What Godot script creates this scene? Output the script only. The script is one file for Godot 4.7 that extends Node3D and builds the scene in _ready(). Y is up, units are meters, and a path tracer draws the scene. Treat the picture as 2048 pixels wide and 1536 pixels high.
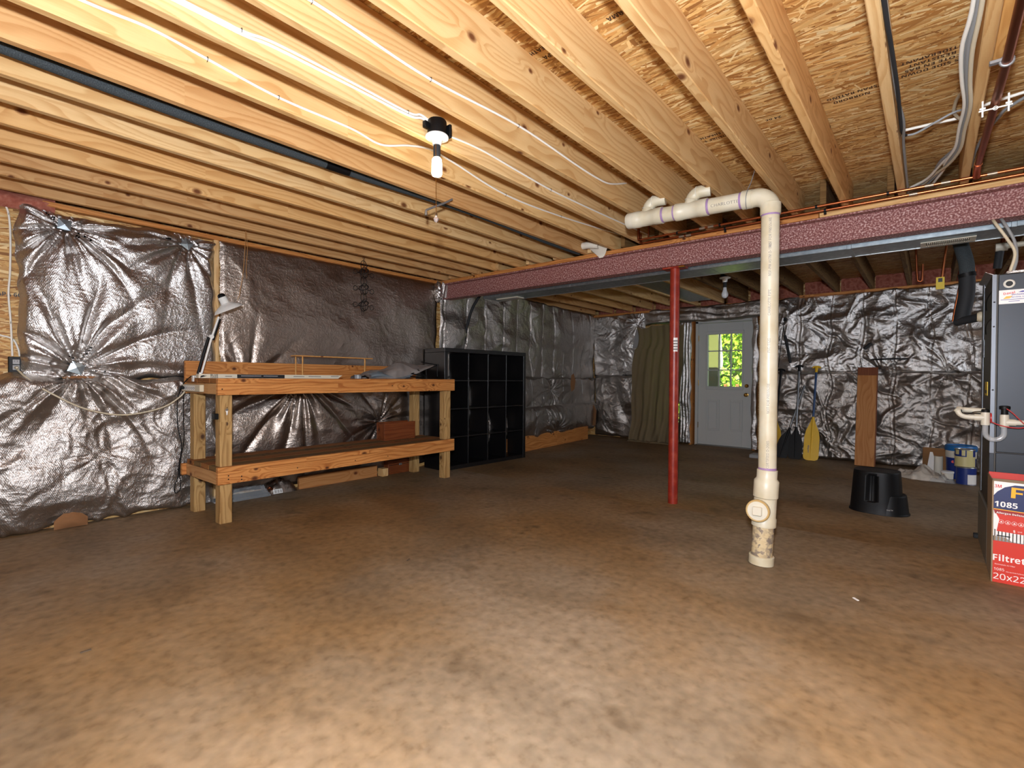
extends Node3D

var M := {}
var names := {}
var rng := RandomNumberGenerator.new()
var nz := FastNoiseLite.new()
var rid := FastNoiseLite.new()
var cel := FastNoiseLite.new()

# ---------------------------------------------------------------- mesh builder
class MB:
	var v := PackedVector3Array()
	var n := PackedVector3Array()
	var t := PackedVector2Array()
	var ix := PackedInt32Array()
	func tri(a: Vector3, b: Vector3, c: Vector3, na: Vector3, nb: Vector3, nc: Vector3, ua := Vector2.ZERO, ub := Vector2.ZERO, uc := Vector2.ZERO) -> void:
		var k := v.size()
		if (b - a).cross(c - a).dot(na + nb + nc) > 0.0:
			v.append_array([a, c, b]); n.append_array([na, nc, nb]); t.append_array([ua, uc, ub])
		else:
			v.append_array([a, b, c]); n.append_array([na, nb, nc]); t.append_array([ua, ub, uc])
		ix.append_array([k, k + 1, k + 2])
	func quad(p: Array, nn: Array, u: Array) -> void:
		tri(p[0], p[1], p[2], nn[0], nn[1], nn[2], u[0], u[1], u[2])
		tri(p[0], p[2], p[3], nn[0], nn[2], nn[3], u[0], u[2], u[3])
	func box(c: Vector3, s: Vector3, b := 0.002, xf := Transform3D.IDENTITY, uo := Vector2.ZERO) -> MB:
		var h := s * 0.5
		b = minf(b, minf(h.x, minf(h.y, h.z)) * 0.45)
		var L: int = s.max_axis_index()
		for ax in 3:
			var a1 := (ax + 1) % 3
			var a2 := (ax + 2) % 3
			for sg in [-1.0, 1.0]:
				var nn := Vector3.ZERO
				nn[ax] = sg
				var p := []
				var u := []
				for q in [[-1.0, -1.0], [1.0, -1.0], [1.0, 1.0], [-1.0, 1.0]]:
					var w := Vector3.ZERO
					w[ax] = sg * h[ax]; w[a1] = q[0] * (h[a1] - b); w[a2] = q[1] * (h[a2] - b)
					u.append(uvof(w + c, ax, L) + uo)
					p.append(xf * (w + c))
				var N := (xf.basis * nn).normalized()
				quad(p, [N, N, N, N], u)
			for s1 in [-1.0, 1.0]:
				for s2 in [-1.0, 1.0]:
					var p2 := []
					var u2 := []
					for q in [[0, -1.0], [0, 1.0], [1, 1.0], [1, -1.0]]:
						var w := Vector3.ZERO
						w[ax] = q[1] * (h[ax] - b)
						if q[0] == 0:
							w[a1] = s1 * h[a1]; w[a2] = s2 * (h[a2] - b)
						else:
							w[a1] = s1 * (h[a1] - b); w[a2] = s2 * h[a2]
						u2.append(uvof(w + c, a1, L) + uo)
						p2.append(xf * (w + c))
					var nn := Vector3.ZERO
					nn[a1] = s1; nn[a2] = s2
					var N := (xf.basis * nn).normalized()
					quad(p2, [N, N, N, N], u2)
		for sx in [-1.0, 1.0]:
			for sy in [-1.0, 1.0]:
				for sz in [-1.0, 1.0]:
					var sv := Vector3(sx, sy, sz)
					var o := c + h * sv
					var N := (xf.basis * sv).normalized()
					tri(xf * (o - Vector3(0, sy * b, sz * b)), xf * (o - Vector3(sx * b, 0, sz * b)), xf * (o - Vector3(sx * b, sy * b, 0)), N, N, N, uo, uo, uo)
		return self
	func uvof(w: Vector3, ax: int, L: int) -> Vector2:
		if ax == L:
			return Vector2(w[(ax + 1) % 3], w[(ax + 2) % 3])
		return Vector2(w[L], w[3 - ax - L] + ax * 0.137)
	func span(a: Vector3, b: Vector3, bev := 0.002, uo := Vector2.ZERO) -> MB:
		return box((a + b) * 0.5, (a - b).abs(), bev, Transform3D.IDENTITY, uo)
	# profile of (radius, y)
	func lathe(pr: Array, seg := 24, xf := Transform3D.IDENTITY, sx := 1.0, sz := 1.0) -> MB:
		var sn := []
		for i in pr.size() - 1:
			var d: Vector2 = pr[i + 1] - pr[i]
			sn.append(Vector2(d.y, -d.x).normalized())
		var ylen := 0.0
		for i in pr.size() - 1:
			var a: Vector2 = pr[i]
			var b: Vector2 = pr[i + 1]
			var na: Vector2 = sn[i]
			var nb: Vector2 = sn[i]
			if i > 0 and sn[i].dot(sn[i - 1]) > 0.72:
				na = (sn[i] + sn[i - 1]).normalized()
			if i < sn.size() - 1 and sn[i].dot(sn[i + 1]) > 0.72:
				nb = (sn[i] + sn[i + 1]).normalized()
			var l2 := ylen + a.distance_to(b)
			for k in seg:
				var t0 := TAU * k / seg
				var t1 := TAU * (k + 1) / seg
				var d0 := Vector3(cos(t0) * sx, 0, sin(t0) * sz)
				var d1 := Vector3(cos(t1) * sx, 0, sin(t1) * sz)
				var p := [xf * (d0 * a.x + Vector3(0, a.y, 0)), xf * (d1 * a.x + Vector3(0, a.y, 0)), xf * (d1 * b.x + Vector3(0, b.y, 0)), xf * (d0 * b.x + Vector3(0, b.y, 0))]
				var e0 := Vector3(cos(t0) / sx, 0, sin(t0) / sz)
				var e1 := Vector3(cos(t1) / sx, 0, sin(t1) / sz)
				var nn := [(xf.basis * (e0 * na.x + Vector3(0, na.y, 0))).normalized(), (xf.basis * (e1 * na.x + Vector3(0, na.y, 0))).normalized(), (xf.basis * (e1 * nb.x + Vector3(0, nb.y, 0))).normalized(), (xf.basis * (e0 * nb.x + Vector3(0, nb.y, 0))).normalized()]
				var uu := [Vector2(float(k) / seg, ylen), Vector2(float(k + 1) / seg, ylen), Vector2(float(k + 1) / seg, l2), Vector2(float(k) / seg, l2)]
				if a.x < 1e-6:
					tri(p[0], p[2], p[3], nn[0], nn[2], nn[3], uu[0], uu[2], uu[3])
				elif b.x < 1e-6:
					tri(p[0], p[1], p[2], nn[0], nn[1], nn[2], uu[0], uu[1], uu[2])
				else:
					quad(p, nn, uu)
			ylen = l2
		return self
	func tube(pts: Array, r, sides := 10, caps := true, flat := 1.0) -> MB:
		var m := pts.size()
		var tang := []
		for i in m:
			tang.append((pts[mini(i + 1, m - 1)] - pts[maxi(i - 1, 0)]).normalized())
		var up := Vector3.UP if absf(tang[0].y) < 0.9 else Vector3.RIGHT
		var sd: Vector3 = tang[0].cross(up).normalized()
		var rings := []
		var nrm := []
		var ln := 0.0
		var lens := []
		for i in m:
			if i > 0:
				ln += pts[i].distance_to(pts[i - 1])
			lens.append(ln)
			sd = (sd - tang[i] * sd.dot(tang[i])).normalized()
			var u2: Vector3 = tang[i].cross(sd).normalized()
			var rr: float = r[i] if r is Array else r
			var ring := []
			var rn := []
			for k in sides:
				var a := TAU * k / sides
				var d: Vector3 = sd * cos(a) * flat + u2 * sin(a)
				ring.append(pts[i] + d * rr)
				rn.append((sd * cos(a) / flat + u2 * sin(a)).normalized())
			rings.append(ring)
			nrm.append(rn)
		for i in m - 1:
			for k in sides:
				var j := (k + 1) % sides
				quad([rings[i][k], rings[i][j], rings[i + 1][j], rings[i + 1][k]], [nrm[i][k], nrm[i][j], nrm[i + 1][j], nrm[i + 1][k]],
					[Vector2(lens[i], float(k) / sides), Vector2(lens[i], float(k + 1) / sides), Vector2(lens[i + 1], float(k + 1) / sides), Vector2(lens[i + 1], float(k) / sides)])
		if caps:
			for e in [0, m - 1]:
				var nn: Vector3 = -tang[0] if e == 0 else tang[m - 1]
				for k in sides:
					tri(pts[e], rings[e][k], rings[e][(k + 1) % sides], nn, nn, nn)
		return self
	# outline in xy, extruded along z from 0 to depth
	func prism(poly: PackedVector2Array, depth: float, xf := Transform3D.IDENTITY) -> MB:
		var tr := Geometry2D.triangulate_polygon(poly)
		for z in [0.0, depth]:
			var nn := (xf.basis * Vector3(0, 0, -1 if z == 0.0 else 1)).normalized()
			for i in range(0, tr.size(), 3):
				var a := poly[tr[i]]
				var b := poly[tr[i + 1]]
				var c := poly[tr[i + 2]]
				tri(xf * Vector3(a.x, a.y, z), xf * Vector3(b.x, b.y, z), xf * Vector3(c.x, c.y, z), nn, nn, nn, a, b, c)
		var ccw := not Geometry2D.is_polygon_clockwise(poly)
		for i in poly.size():
			var a := poly[i]
			var b := poly[(i + 1) % poly.size()]
			var e := (b - a).normalized()
			var o := Vector2(e.y, -e.x) if ccw else Vector2(-e.y, e.x)
			var nn := (xf.basis * Vector3(o.x, o.y, 0)).normalized()
			quad([xf * Vector3(a.x, a.y, 0), xf * Vector3(b.x, b.y, 0), xf * Vector3(b.x, b.y, depth), xf * Vector3(a.x, a.y, depth)], [nn, nn, nn, nn], [a, b, b + Vector2(0.01, depth), a + Vector2(0.01, depth)])
		return self
	# grid of points, rows x cols, smooth; outward picks the side that the normals face
	func grid(P: Array, outward: Vector3, uvs := 1.0, closed := false) -> MB:
		var R := P.size()
		var Cn: int = P[0].size()
		var k0 := v.size()
		for i in R:
			for j in Cn:
				var jl := (j - 1 + Cn) % Cn if closed else maxi(j - 1, 0)
				var jr := (j + 1) % Cn if closed else mini(j + 1, Cn - 1)
				var du: Vector3 = P[i][jr] - P[i][jl]
				var dv: Vector3 = P[mini(i + 1, R - 1)][j] - P[maxi(i - 1, 0)][j]
				var nn := du.cross(dv).normalized()
				if not closed and nn.dot(outward) < 0:
					nn = -nn
				v.append(P[i][j]); n.append(nn); t.append(Vector2(float(j) / maxi(Cn - 1, 1), float(i) / maxi(R - 1, 1)) * uvs)
		var flip := 0.0
		for i in R - 1:
			for j in (Cn if closed else Cn - 1):
				var a := k0 + i * Cn + j
				var b := k0 + i * Cn + (j + 1) % Cn
				var c := a + Cn
				var d := b + Cn
				if (v[b] - v[a]).cross(v[c] - v[a]).dot(n[a]) > 0.0:
					ix.append_array([a, c, b, b, c, d])
				else:
					ix.append_array([a, b, c, b, d, c])
		return self
	func done() -> ArrayMesh:
		var arr := []
		arr.resize(Mesh.ARRAY_MAX)
		arr[Mesh.ARRAY_VERTEX] = v
		arr[Mesh.ARRAY_NORMAL] = n
		arr[Mesh.ARRAY_TEX_UV] = t
		arr[Mesh.ARRAY_INDEX] = ix
		var m := ArrayMesh.new()
		m.add_surface_from_arrays(Mesh.PRIMITIVE_TRIANGLES, arr)
		return m

func mb() -> MB:
	return MB.new()

# ---------------------------------------------------------------- naming
func numbered(called: String) -> String:
	if not names.has(called):
		names[called] = 0
		return called
	names[called] += 1
	return "%s_%03d" % [called, names[called]]

func obj(called: String, b: MB, m: Material, parent: Node3D = self) -> MeshInstance3D:
	var o := MeshInstance3D.new()
	o.name = numbered(called) if parent == self else called
	o.mesh = b.done()
	o.material_override = m
	parent.add_child(o, true)
	return o

func thing(called: String, label: String, category: String, at := Vector3.ZERO, turn := 0.0, group := "") -> Node3D:
	var o := Node3D.new()
	o.name = numbered(called)
	add_child(o, true)
	o.position = at
	o.rotation.y = turn
	tag(o, label, category, group)
	return o

func tag(o: Node3D, label: String, category: String, group := "") -> Node3D:
	o.set_meta("label", label)
	o.set_meta("category", category)
	if group:
		o.set_meta("group", group)
	return o

func struct(called: String, b: MB, m: Material) -> MeshInstance3D:
	var o := obj(called, b, m)
	o.set_meta("kind", "structure")
	return o

func text(parent: Node3D, s: String, h: float, m: Material, xf: Transform3D, weight := 700, called := "lettering", wide := 1.0) -> MeshInstance3D:
	var tm := TextMesh.new()
	var f := SystemFont.new()
	f.font_names = ["Droid Sans"]
	f.font_weight = weight
	tm.font = f
	tm.text = s
	tm.font_size = 48
	tm.pixel_size = h / (48 * 0.72)
	tm.depth = 0.0006
	var o := MeshInstance3D.new()
	o.name = called
	o.mesh = tm
	o.material_override = m
	parent.add_child(o, true)
	o.transform = xf.scaled_local(Vector3(wide, 1, 1))
	return o

# basis whose x runs along `right` and whose z faces `face`
func facing(right: Vector3, face: Vector3, at: Vector3) -> Transform3D:
	var x := right.normalized()
	var z := face.normalized()
	return Transform3D(Basis(x, z.cross(x).normalized(), z), at)

func along(a: Vector3, b: Vector3) -> Transform3D:
	var y := (b - a).normalized()
	var x := y.cross(Vector3(0.13, 0.2, 0.97)).normalized()
	return Transform3D(Basis(x, y, x.cross(y)), a)

func curve(pts: Array, per := 8) -> Array:
	var out := []
	for i in pts.size() - 1:
		var p0: Vector3 = pts[maxi(i - 1, 0)]
		var p1: Vector3 = pts[i]
		var p2: Vector3 = pts[i + 1]
		var p3: Vector3 = pts[mini(i + 2, pts.size() - 1)]
		for k in per:
			out.append(p1.cubic_interpolate(p2, p0, p3, float(k) / per))
	out.append(pts[-1])
	return out

func arc(c: Vector3, a: Vector3, b: Vector3, r: float, from := 0.0, to := 90.0, n := 8) -> Array:
	var out := []
	for i in n + 1:
		var w := deg_to_rad(lerpf(from, to, float(i) / n))
		out.append(c + a * cos(w) * r + b * sin(w) * r)
	return out

func ring(c: Vector3, a: Vector3, b: Vector3, r: float, n := 20) -> Array:
	return arc(c, a, b, r, 0.0, 360.0, n)

# ---------------------------------------------------------------- materials
func mat(called: String, c: Color, rough := 0.7, metal := 0.0, spec := 0.5) -> StandardMaterial3D:
	var m := StandardMaterial3D.new()
	m.resource_name = called
	m.albedo_color = c
	m.roughness = rough
	m.metallic = metal
	m.metallic_specular = spec
	M[called] = m
	return m

func rgb(r: int, g: int, b: int) -> Color:
	return Color(r / 255.0, g / 255.0, b / 255.0)

func tex(im: Image) -> ImageTexture:
	im.generate_mipmaps()
	return ImageTexture.create_from_image(im)

func wood_image(w: int, h: int, lx: float, ly: float, light: Color, dark: Color, knot: Color, sd: int, knots: int, freq: float, amp: float) -> Image:
	var n := FastNoiseLite.new()
	n.seed = sd
	n.frequency = 1.0
	n.fractal_octaves = 3
	var r := RandomNumberGenerator.new()
	r.seed = sd
	var ks := []
	for i in knots:
		ks.append([r.randf() * lx, r.randf() * ly, r.randf_range(0.008, 0.017)])
	var data := PackedByteArray()
	data.resize(w * h * 3)
	for yi in h:
		var y := ly * yi / h
		var y1: float = n.get_noise_2d(3.3, y * 70.0)
		for xi in w:
			var x := lx * xi / w
			# blend the ends so that the image repeats along its length
			var g := n.get_noise_2d(x * 0.55, y * 3.0) * amp + y * freq
			var kd := 0.0
			for k in ks:
				var dx: float = x - k[0]
				if absf(dx) < 0.25:
					var dy: float = y - k[1]
					var q := dx * dx / 0.0064 + dy * dy / 0.0009
					if q < 9.0:
						g += 2.4 * exp(-q) * signf(dy)
						var e: float = sqrt(dx * dx * 0.5 + dy * dy) / k[2]
						if e < 1.6:
							kd = maxf(kd, clampf(1.5 - e, 0, 1))
			var ringv := g - floorf(g)
			var line := smoothstep(0.35, 0.95, ringv) * (1.0 - smoothstep(0.95, 1.0, ringv))
			var fine := n.get_noise_2d(x * 9.0, y * 260.0) * 0.16 + y1 * 0.08
			var broad := n.get_noise_2d(x * 1.4 + 40.0, y * 9.0) * 0.34
			var f := clampf(line * 0.62 + fine + broad + 0.12, 0, 1)
			var c := light.lerp(dark, f)
			if kd > 0.0:
				c = c.lerp(knot, kd)
			var o := (yi * w + xi) * 3
			data[o] = int(clampf(c.r, 0, 1) * 255.0)
			data[o + 1] = int(clampf(c.g, 0, 1) * 255.0)
			data[o + 2] = int(clampf(c.b, 0, 1) * 255.0)
	return Image.create_from_data(w, h, false, Image.FORMAT_RGB8, data)

func wood_mat(called: String, im: ImageTexture, lx: float, ly: float, tint: Color, rough := 0.62) -> StandardMaterial3D:
	var m := mat(called, tint, rough, 0.0, 0.4)
	m.albedo_texture = im
	m.uv1_scale = Vector3(1.0 / lx, 1.0 / ly, 1)
	return m

func osb_image(w: int, sd: int) -> Image:
	var r := RandomNumberGenerator.new()
	r.seed = sd
	var im := Image.create(w, w, false, Image.FORMAT_RGB8)
	im.fill(rgb(176, 128, 70))
	var cols := [rgb(236, 196, 132), rgb(214, 166, 102), rgb(198, 146, 82), rgb(226, 180, 112), rgb(246, 216, 158), rgb(186, 130, 68), rgb(206, 152, 86), rgb(230, 184, 114), rgb(164, 110, 56)]
	for i in 7600:
		var c: Color = cols[r.randi() % cols.size()]
		c = c.darkened(r.randf() * 0.12)
		var L := r.randf_range(40, 190)
		var W := r.randf_range(5, 20)
		var a := r.randfn(0.0, 0.22)
		if r.randf() < 0.07:
			a = r.randf_range(-1.6, 1.6)
			L *= 0.6
		var e := Vector2(cos(a), sin(a)) * L * 0.5
		var f := Vector2(-sin(a), cos(a)) * W * 0.5
		var ctr := Vector2(r.randf() * w, r.randf() * w)
		var taper := r.randf_range(0.2, 1.0)
		var q := [ctr - e - f * taper, ctr + e * r.randf_range(0.8, 1.1) - f, ctr + e + f * taper, ctr - e + f]
		var y0 := 1e9
		var y1 := -1e9
		for p in q:
			y0 = minf(y0, p.y); y1 = maxf(y1, p.y)
		for yi in range(int(y0), int(y1) + 1):
			var xa := 1e9
			var xb := -1e9
			for k in 4:
				var p1: Vector2 = q[k]
				var p2: Vector2 = q[(k + 1) % 4]
				if (p1.y <= yi) != (p2.y <= yi):
					var x := p1.x + (yi - p1.y) / (p2.y - p1.y) * (p2.x - p1.x)
					xa = minf(xa, x); xb = maxf(xb, x)
			if xb > xa:
				var yy := posmod(yi, w)
				var cc := c.darkened(0.22) if yi == int(y1) else c.darkened(0.05 * absf(sin(yi * 1.7 + i)))
				var x0 := int(xa)
				var ww := int(xb - xa) + 1
				im.fill_rect(Rect2i(posmod(x0, w), yy, ww, 1), cc)
				if posmod(x0, w) + ww > w:
					im.fill_rect(Rect2i(posmod(x0, w) - w, yy, ww, 1), cc)
	return im

func ramp_image(a: Image, stops: Array) -> Image:
	# luminance image to colours along stops [[t, Color], ...]
	var w := a.get_width()
	var h := a.get_height()
	a.convert(Image.FORMAT_L8)
	var src := a.get_data()
	var lut := []
	for i in 256:
		var f := i / 255.0
		var c: Color = stops[0][1]
		for k in stops.size() - 1:
			if f >= stops[k][0]:
				c = stops[k][1].lerp(stops[k + 1][1], clampf((f - stops[k][0]) / (stops[k + 1][0] - stops[k][0]), 0, 1))
		lut.append([int(c.r * 255), int(c.g * 255), int(c.b * 255)])
	var d := PackedByteArray()
	d.resize(w * h * 3)
	for i in w * h:
		var l = lut[src[i]]
		d[i * 3] = l[0]; d[i * 3 + 1] = l[1]; d[i * 3 + 2] = l[2]
	return Image.create_from_data(w, h, false, Image.FORMAT_RGB8, d)

func noise(sd: int, freq: float, oct := 4, kind := FastNoiseLite.FRACTAL_FBM, type := FastNoiseLite.TYPE_SIMPLEX_SMOOTH) -> FastNoiseLite:
	var n := FastNoiseLite.new()
	n.seed = sd
	n.frequency = freq
	n.noise_type = type
	n.fractal_type = kind
	n.fractal_octaves = oct
	return n

func concrete_image(w: int) -> Image:
	var broad := noise(11, 0.0035, 4)
	broad.domain_warp_enabled = true
	broad.domain_warp_amplitude = 90.0
	broad.domain_warp_frequency = 0.004
	var streak := noise(12, 0.006, 3)
	streak.domain_warp_enabled = true
	streak.domain_warp_amplitude = 60.0
	streak.domain_warp_frequency = 0.006
	var fine := noise(13, 0.12, 3)
	var spots := noise(14, 0.018, 3)
	var base := rgb(140, 118, 92)
	var warm := rgb(142, 110, 72)
	var grey := rgb(146, 130, 110)
	var dark := rgb(84, 66, 46)
	var d := PackedByteArray()
	d.resize(w * w * 3)
	for y in w:
		for x in w:
			var b := broad.get_noise_2d(x, y)
			var s := streak.get_noise_2d(x * 1.6, y * 1.0)
			var c := base.lerp(warm, clampf(b * 1.3 + 0.4, 0, 1)).lerp(grey, clampf(-b * 1.4 + s * 0.4 - 0.05, 0, 0.8))
			var k := clampf(s * 0.5 + 0.02, 0, 0.22) + clampf((spots.get_noise_2d(x, y) - 0.42) * 1.6, 0, 0.3)
			c = c.lerp(dark, k)
			c = c.lightened(clampf(-s * 0.12, 0, 0.1))
			var f := 1.0 + fine.get_noise_2d(x, y) * 0.10
			var o := (y * w + x) * 3
			d[o] = int(clampf(c.r * f, 0, 1) * 255); d[o + 1] = int(clampf(c.g * f, 0, 1) * 255); d[o + 2] = int(clampf(c.b * f, 0, 1) * 255)
	return Image.create_from_data(w, w, false, Image.FORMAT_RGB8, d)

func foil_normal(w: int, strength: float) -> Image:
	var a := noise(21, 0.011, 5, FastNoiseLite.FRACTAL_RIDGED)
	var im := a.get_seamless_image(w, w)
	im.convert(Image.FORMAT_L8)
	var s := im.get_data()
	var d := PackedByteArray()
	d.resize(w * w)
	for y in w:
		for x in w:
			# glass-fibre scrim pressed through the foil: a fine diamond net
			var p := TAU / 16.0
			var net := maxf(cos((x + y * 0.5) * p), cos((x - y * 0.5) * p))
			d[y * w + x] = int(clampf(s[y * w + x] * 0.5 + 40.0 + 20.0 * maxf(net, 0.0), 0, 255))
	var r := Image.create_from_data(w, w, false, Image.FORMAT_L8, d)
	r.convert(Image.FORMAT_RGBA8)
	r.bump_map_to_normal_map(strength)
	return r

func tri_map(m: StandardMaterial3D, metres: float) -> void:
	m.uv1_triplanar = true
	m.uv1_world_triplanar = true
	m.uv1_scale = Vector3.ONE / metres

func make_materials() -> void:
	var pine := tex(wood_image(1536, 224, 3.6, 0.52, rgb(224, 188, 134), rgb(198, 152, 96), rgb(110, 66, 36), 5, 10, 22.0, 3.4))
	var fir := tex(wood_image(1024, 192, 2.6, 0.48, rgb(206, 142, 78), rgb(158, 92, 40), rgb(88, 46, 20), 9, 10, 40.0, 3.4))
	var treated := tex(wood_image(768, 160, 1.6, 0.34, rgb(186, 150, 96), rgb(140, 104, 58), rgb(70, 44, 24), 14, 5, 34.0, 3.6))
	for i in 5:
		var tint: Color = [Color(1, 1, 1), Color(1, 0.95, 0.88), Color(0.95, 0.93, 0.9), Color(1, 0.98, 0.94), Color(0.93, 0.87, 0.82)][i]
		wood_mat("joist_pine_%d" % i, pine, 3.6, 0.52, tint)
	wood_mat("fir", fir, 2.6, 0.48, Color(1, 1, 1))
	wood_mat("fir_dusty", fir, 2.6, 0.48, rgb(190, 184, 176), 0.85)
	wood_mat("treated", treated, 1.6, 0.34, Color(1, 1, 1), 0.7)
	wood_mat("pale_board", pine, 3.6, 0.52, rgb(226, 206, 190), 0.7)
	wood_mat("brown_board", pine, 3.6, 0.52, rgb(206, 172, 146), 0.7)
	wood_mat("dark_board", fir, 2.6, 0.48, rgb(150, 118, 104), 0.6)
	wood_mat("dowel", pine, 3.6, 0.52, rgb(248, 224, 186), 0.55)
	wood_mat("weathered", treated, 1.6, 0.34, rgb(170, 162, 150), 0.85)
	var osb := tex(osb_image(1280, 3))
	var m := mat("osb", Color(1, 1, 1), 0.6, 0.0, 0.4)
	m.albedo_texture = osb
	tri_map(m, 1.55)
	m = mat("concrete", Color(1, 1, 1), 0.62, 0.0, 0.35)
	m.albedo_texture = tex(concrete_image(1400))
	m.detail_enabled = true
	m.detail_blend_mode = BaseMaterial3D.BLEND_MODE_MUL
	m.detail_uv_layer = BaseMaterial3D.DETAIL_UV_2
	m.detail_albedo = tex(ramp_image(noise(31, 0.03, 6).get_seamless_image(512, 512), [[0.0, rgb(214, 208, 200)], [0.35, rgb(240, 238, 234)], [1.0, rgb(255, 255, 255)]]))
	m.uv2_triplanar = true
	m.uv2_world_triplanar = true
	m.uv2_scale = Vector3.ONE / 1.1
	m.uv1_scale = Vector3(1, 1, 1) / 11.5
	m.uv1_offset = Vector3(0.37, 0.41, 0)
	m = mat("concrete_wall", rgb(150, 140, 128), 0.85)
	# foil
	var fn := tex(foil_normal(512, 9.0))
	for f in [["foil", 0.42, 1.2, rgb(180, 174, 168)], ["foil_bright", 0.37, 1.2, rgb(200, 197, 194)], ["foil_darkened", 0.36, 0.7, rgb(160, 148, 138)]]:  # darkest tint holds the dim room that the flat sheets mirror
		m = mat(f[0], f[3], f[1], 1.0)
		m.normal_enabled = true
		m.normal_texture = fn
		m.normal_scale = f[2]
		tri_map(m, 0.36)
	# steel beam: maroon primer with pale dusty flecks
	var bi := noise(41, 0.16, 3).get_seamless_image(512, 512)
	m = mat("primer", Color(1, 1, 1), 0.6, 0.0, 0.5)
	m.albedo_texture = tex(ramp_image(bi, [[0.0, rgb(96, 44, 42)], [0.40, rgb(122, 66, 62)], [0.55, rgb(150, 100, 94)], [0.75, rgb(196, 164, 156)], [1.0, rgb(214, 192, 186)]]))
	tri_map(m, 1.3)
	m = mat("red_steel", Color(1, 1, 1), 0.38, 0.0, 0.5)
	m.albedo_texture = tex(ramp_image(noise(42, 0.02, 5).get_seamless_image(256, 256), [[0.0, rgb(120, 30, 18)], [0.6, rgb(146, 40, 24)], [0.82, rgb(160, 70, 50)], [1.0, rgb(190, 120, 100)]]))
	tri_map(m, 0.6)
	m = mat("galvanised", Color(1, 1, 1), 0.34, 0.9)
	m.albedo_texture = tex(ramp_image(noise(43, 0.03, 3, FastNoiseLite.FRACTAL_FBM, FastNoiseLite.TYPE_CELLULAR).get_seamless_image(256, 256), [[0.0, rgb(132, 144, 150)], [1.0, rgb(176, 186, 190)]]))
	tri_map(m, 0.4)
	m = mat("pvc", Color(1, 1, 1), 0.4, 0.0, 0.5)
	m.albedo_texture = tex(ramp_image(noise(44, 0.012, 4).get_seamless_image(256, 256), [[0.0, rgb(184, 170, 138)], [0.5, rgb(200, 192, 168)], [1.0, rgb(208, 202, 184)]]))
	tri_map(m, 0.7)
	m = mat("pvc_stained", Color(1, 1, 1), 0.6)
	m.albedo_texture = tex(ramp_image(noise(45, 0.02, 4).get_seamless_image(256, 256), [[0.0, rgb(188, 164, 122)], [0.52, rgb(196, 178, 140)], [0.58, rgb(128, 114, 100)], [1.0, rgb(120, 108, 96)]]))
	tri_map(m, 0.3)
	mat("pvc_yellow", rgb(180, 150, 96), 0.45)
	mat("pvc_white", rgb(204, 198, 180), 0.4)
	mat("primer_purple", rgb(150, 120, 160), 0.5)
	mat("copper", rgb(196, 116, 74), 0.3, 1.0)
	mat("old_copper", rgb(146, 82, 52), 0.36, 1.0)
	mat("solder", rgb(170, 150, 128), 0.4, 0.8)
	mat("strap_grey", rgb(150, 150, 150), 0.45, 0.6)
	mat("cable_white", rgb(238, 234, 222), 0.45)
	mat("cable_grey", rgb(140, 142, 142), 0.5)
	mat("cable_cream", rgb(206, 194, 166), 0.5)
	mat("black_plastic", rgb(12, 12, 13), 0.5, 0.0, 0.35)
	mat("black_rubber", rgb(30, 31, 33), 0.75)
	mat("staple", rgb(90, 84, 78), 0.4, 0.9)
	mat("porcelain", rgb(240, 240, 236), 0.2)
	mat("brass", rgb(176, 138, 70), 0.25, 1.0)
	mat("chrome", rgb(190, 190, 194), 0.2, 1.0)
	m = mat("foam_hose", Color(1, 1, 1), 0.9)
	m.albedo_texture = tex(ramp_image(noise(46, 0.2, 3).get_seamless_image(256, 256), [[0.0, rgb(30, 34, 36)], [0.6, rgb(54, 60, 62)], [1.0, rgb(96, 104, 106)]]))
	tri_map(m, 0.3)
	m = mat("bulb_glow", rgb(255, 250, 236), 0.4)
	m.emission_enabled = true
	m.emission = rgb(255, 246, 222)
	m.emission_energy_multiplier = 6.0
	m = mat("unseen_pane_glow", rgb(200, 210, 220), 0.4)  # glow for the panes of the two out-of-view light sources
	m.emission_enabled = true
	m.emission = rgb(232, 242, 255)
	m.emission_energy_multiplier = 0.35
	mat("bulb_off", rgb(222, 224, 226), 0.25)
	mat("black_shelf", rgb(17, 16, 17), 0.33, 0.0, 0.5)
	mat("door_paint", rgb(186, 188, 184), 0.5)
	mat("lamp_white", rgb(232, 232, 226), 0.35)
	m = mat("curtain", Color(1, 1, 1), 0.95)
	m.albedo_color = rgb(112, 96, 70)
	m.backlight_enabled = true
	m.backlight = Color(0.30, 0.28, 0.16)
	m = mat("glass", Color(1, 1, 1, 0.06), 0.05)
	m.transparency = BaseMaterial3D.TRANSPARENCY_ALPHA
	m = mat("clear_vinyl", Color(0.92, 0.94, 0.95, 0.22), 0.12)
	m.transparency = BaseMaterial3D.TRANSPARENCY_ALPHA
	mat("grey_cloth", rgb(128, 122, 118), 0.6, 0.0, 0.6)
	mat("grey_cloth_blue", rgb(110, 122, 130), 0.6)
	mat("paddle_yellow", rgb(222, 176, 16), 0.4)
	mat("paddle_blue", rgb(30, 66, 110), 0.35)
	mat("alloy", rgb(128, 132, 136), 0.35, 0.9)
	mat("furnace_dark", rgb(40, 43, 48), 0.42, 0.45)
	mat("furnace_side", rgb(58, 52, 44), 0.5, 0.3)
	mat("plenum", rgb(128, 124, 114), 0.5, 0.6)
	mat("trim_steel", rgb(104, 108, 114), 0.45, 0.5)
	m = mat("cardboard", Color(1, 1, 1), 0.85)
	m.albedo_color = rgb(150, 128, 100)
	mat("carton_brown", rgb(140, 98, 58), 0.85)
	mat("print_red", rgb(206, 52, 34), 0.45)
	mat("print_dark_red", rgb(150, 36, 30), 0.5)
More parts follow.
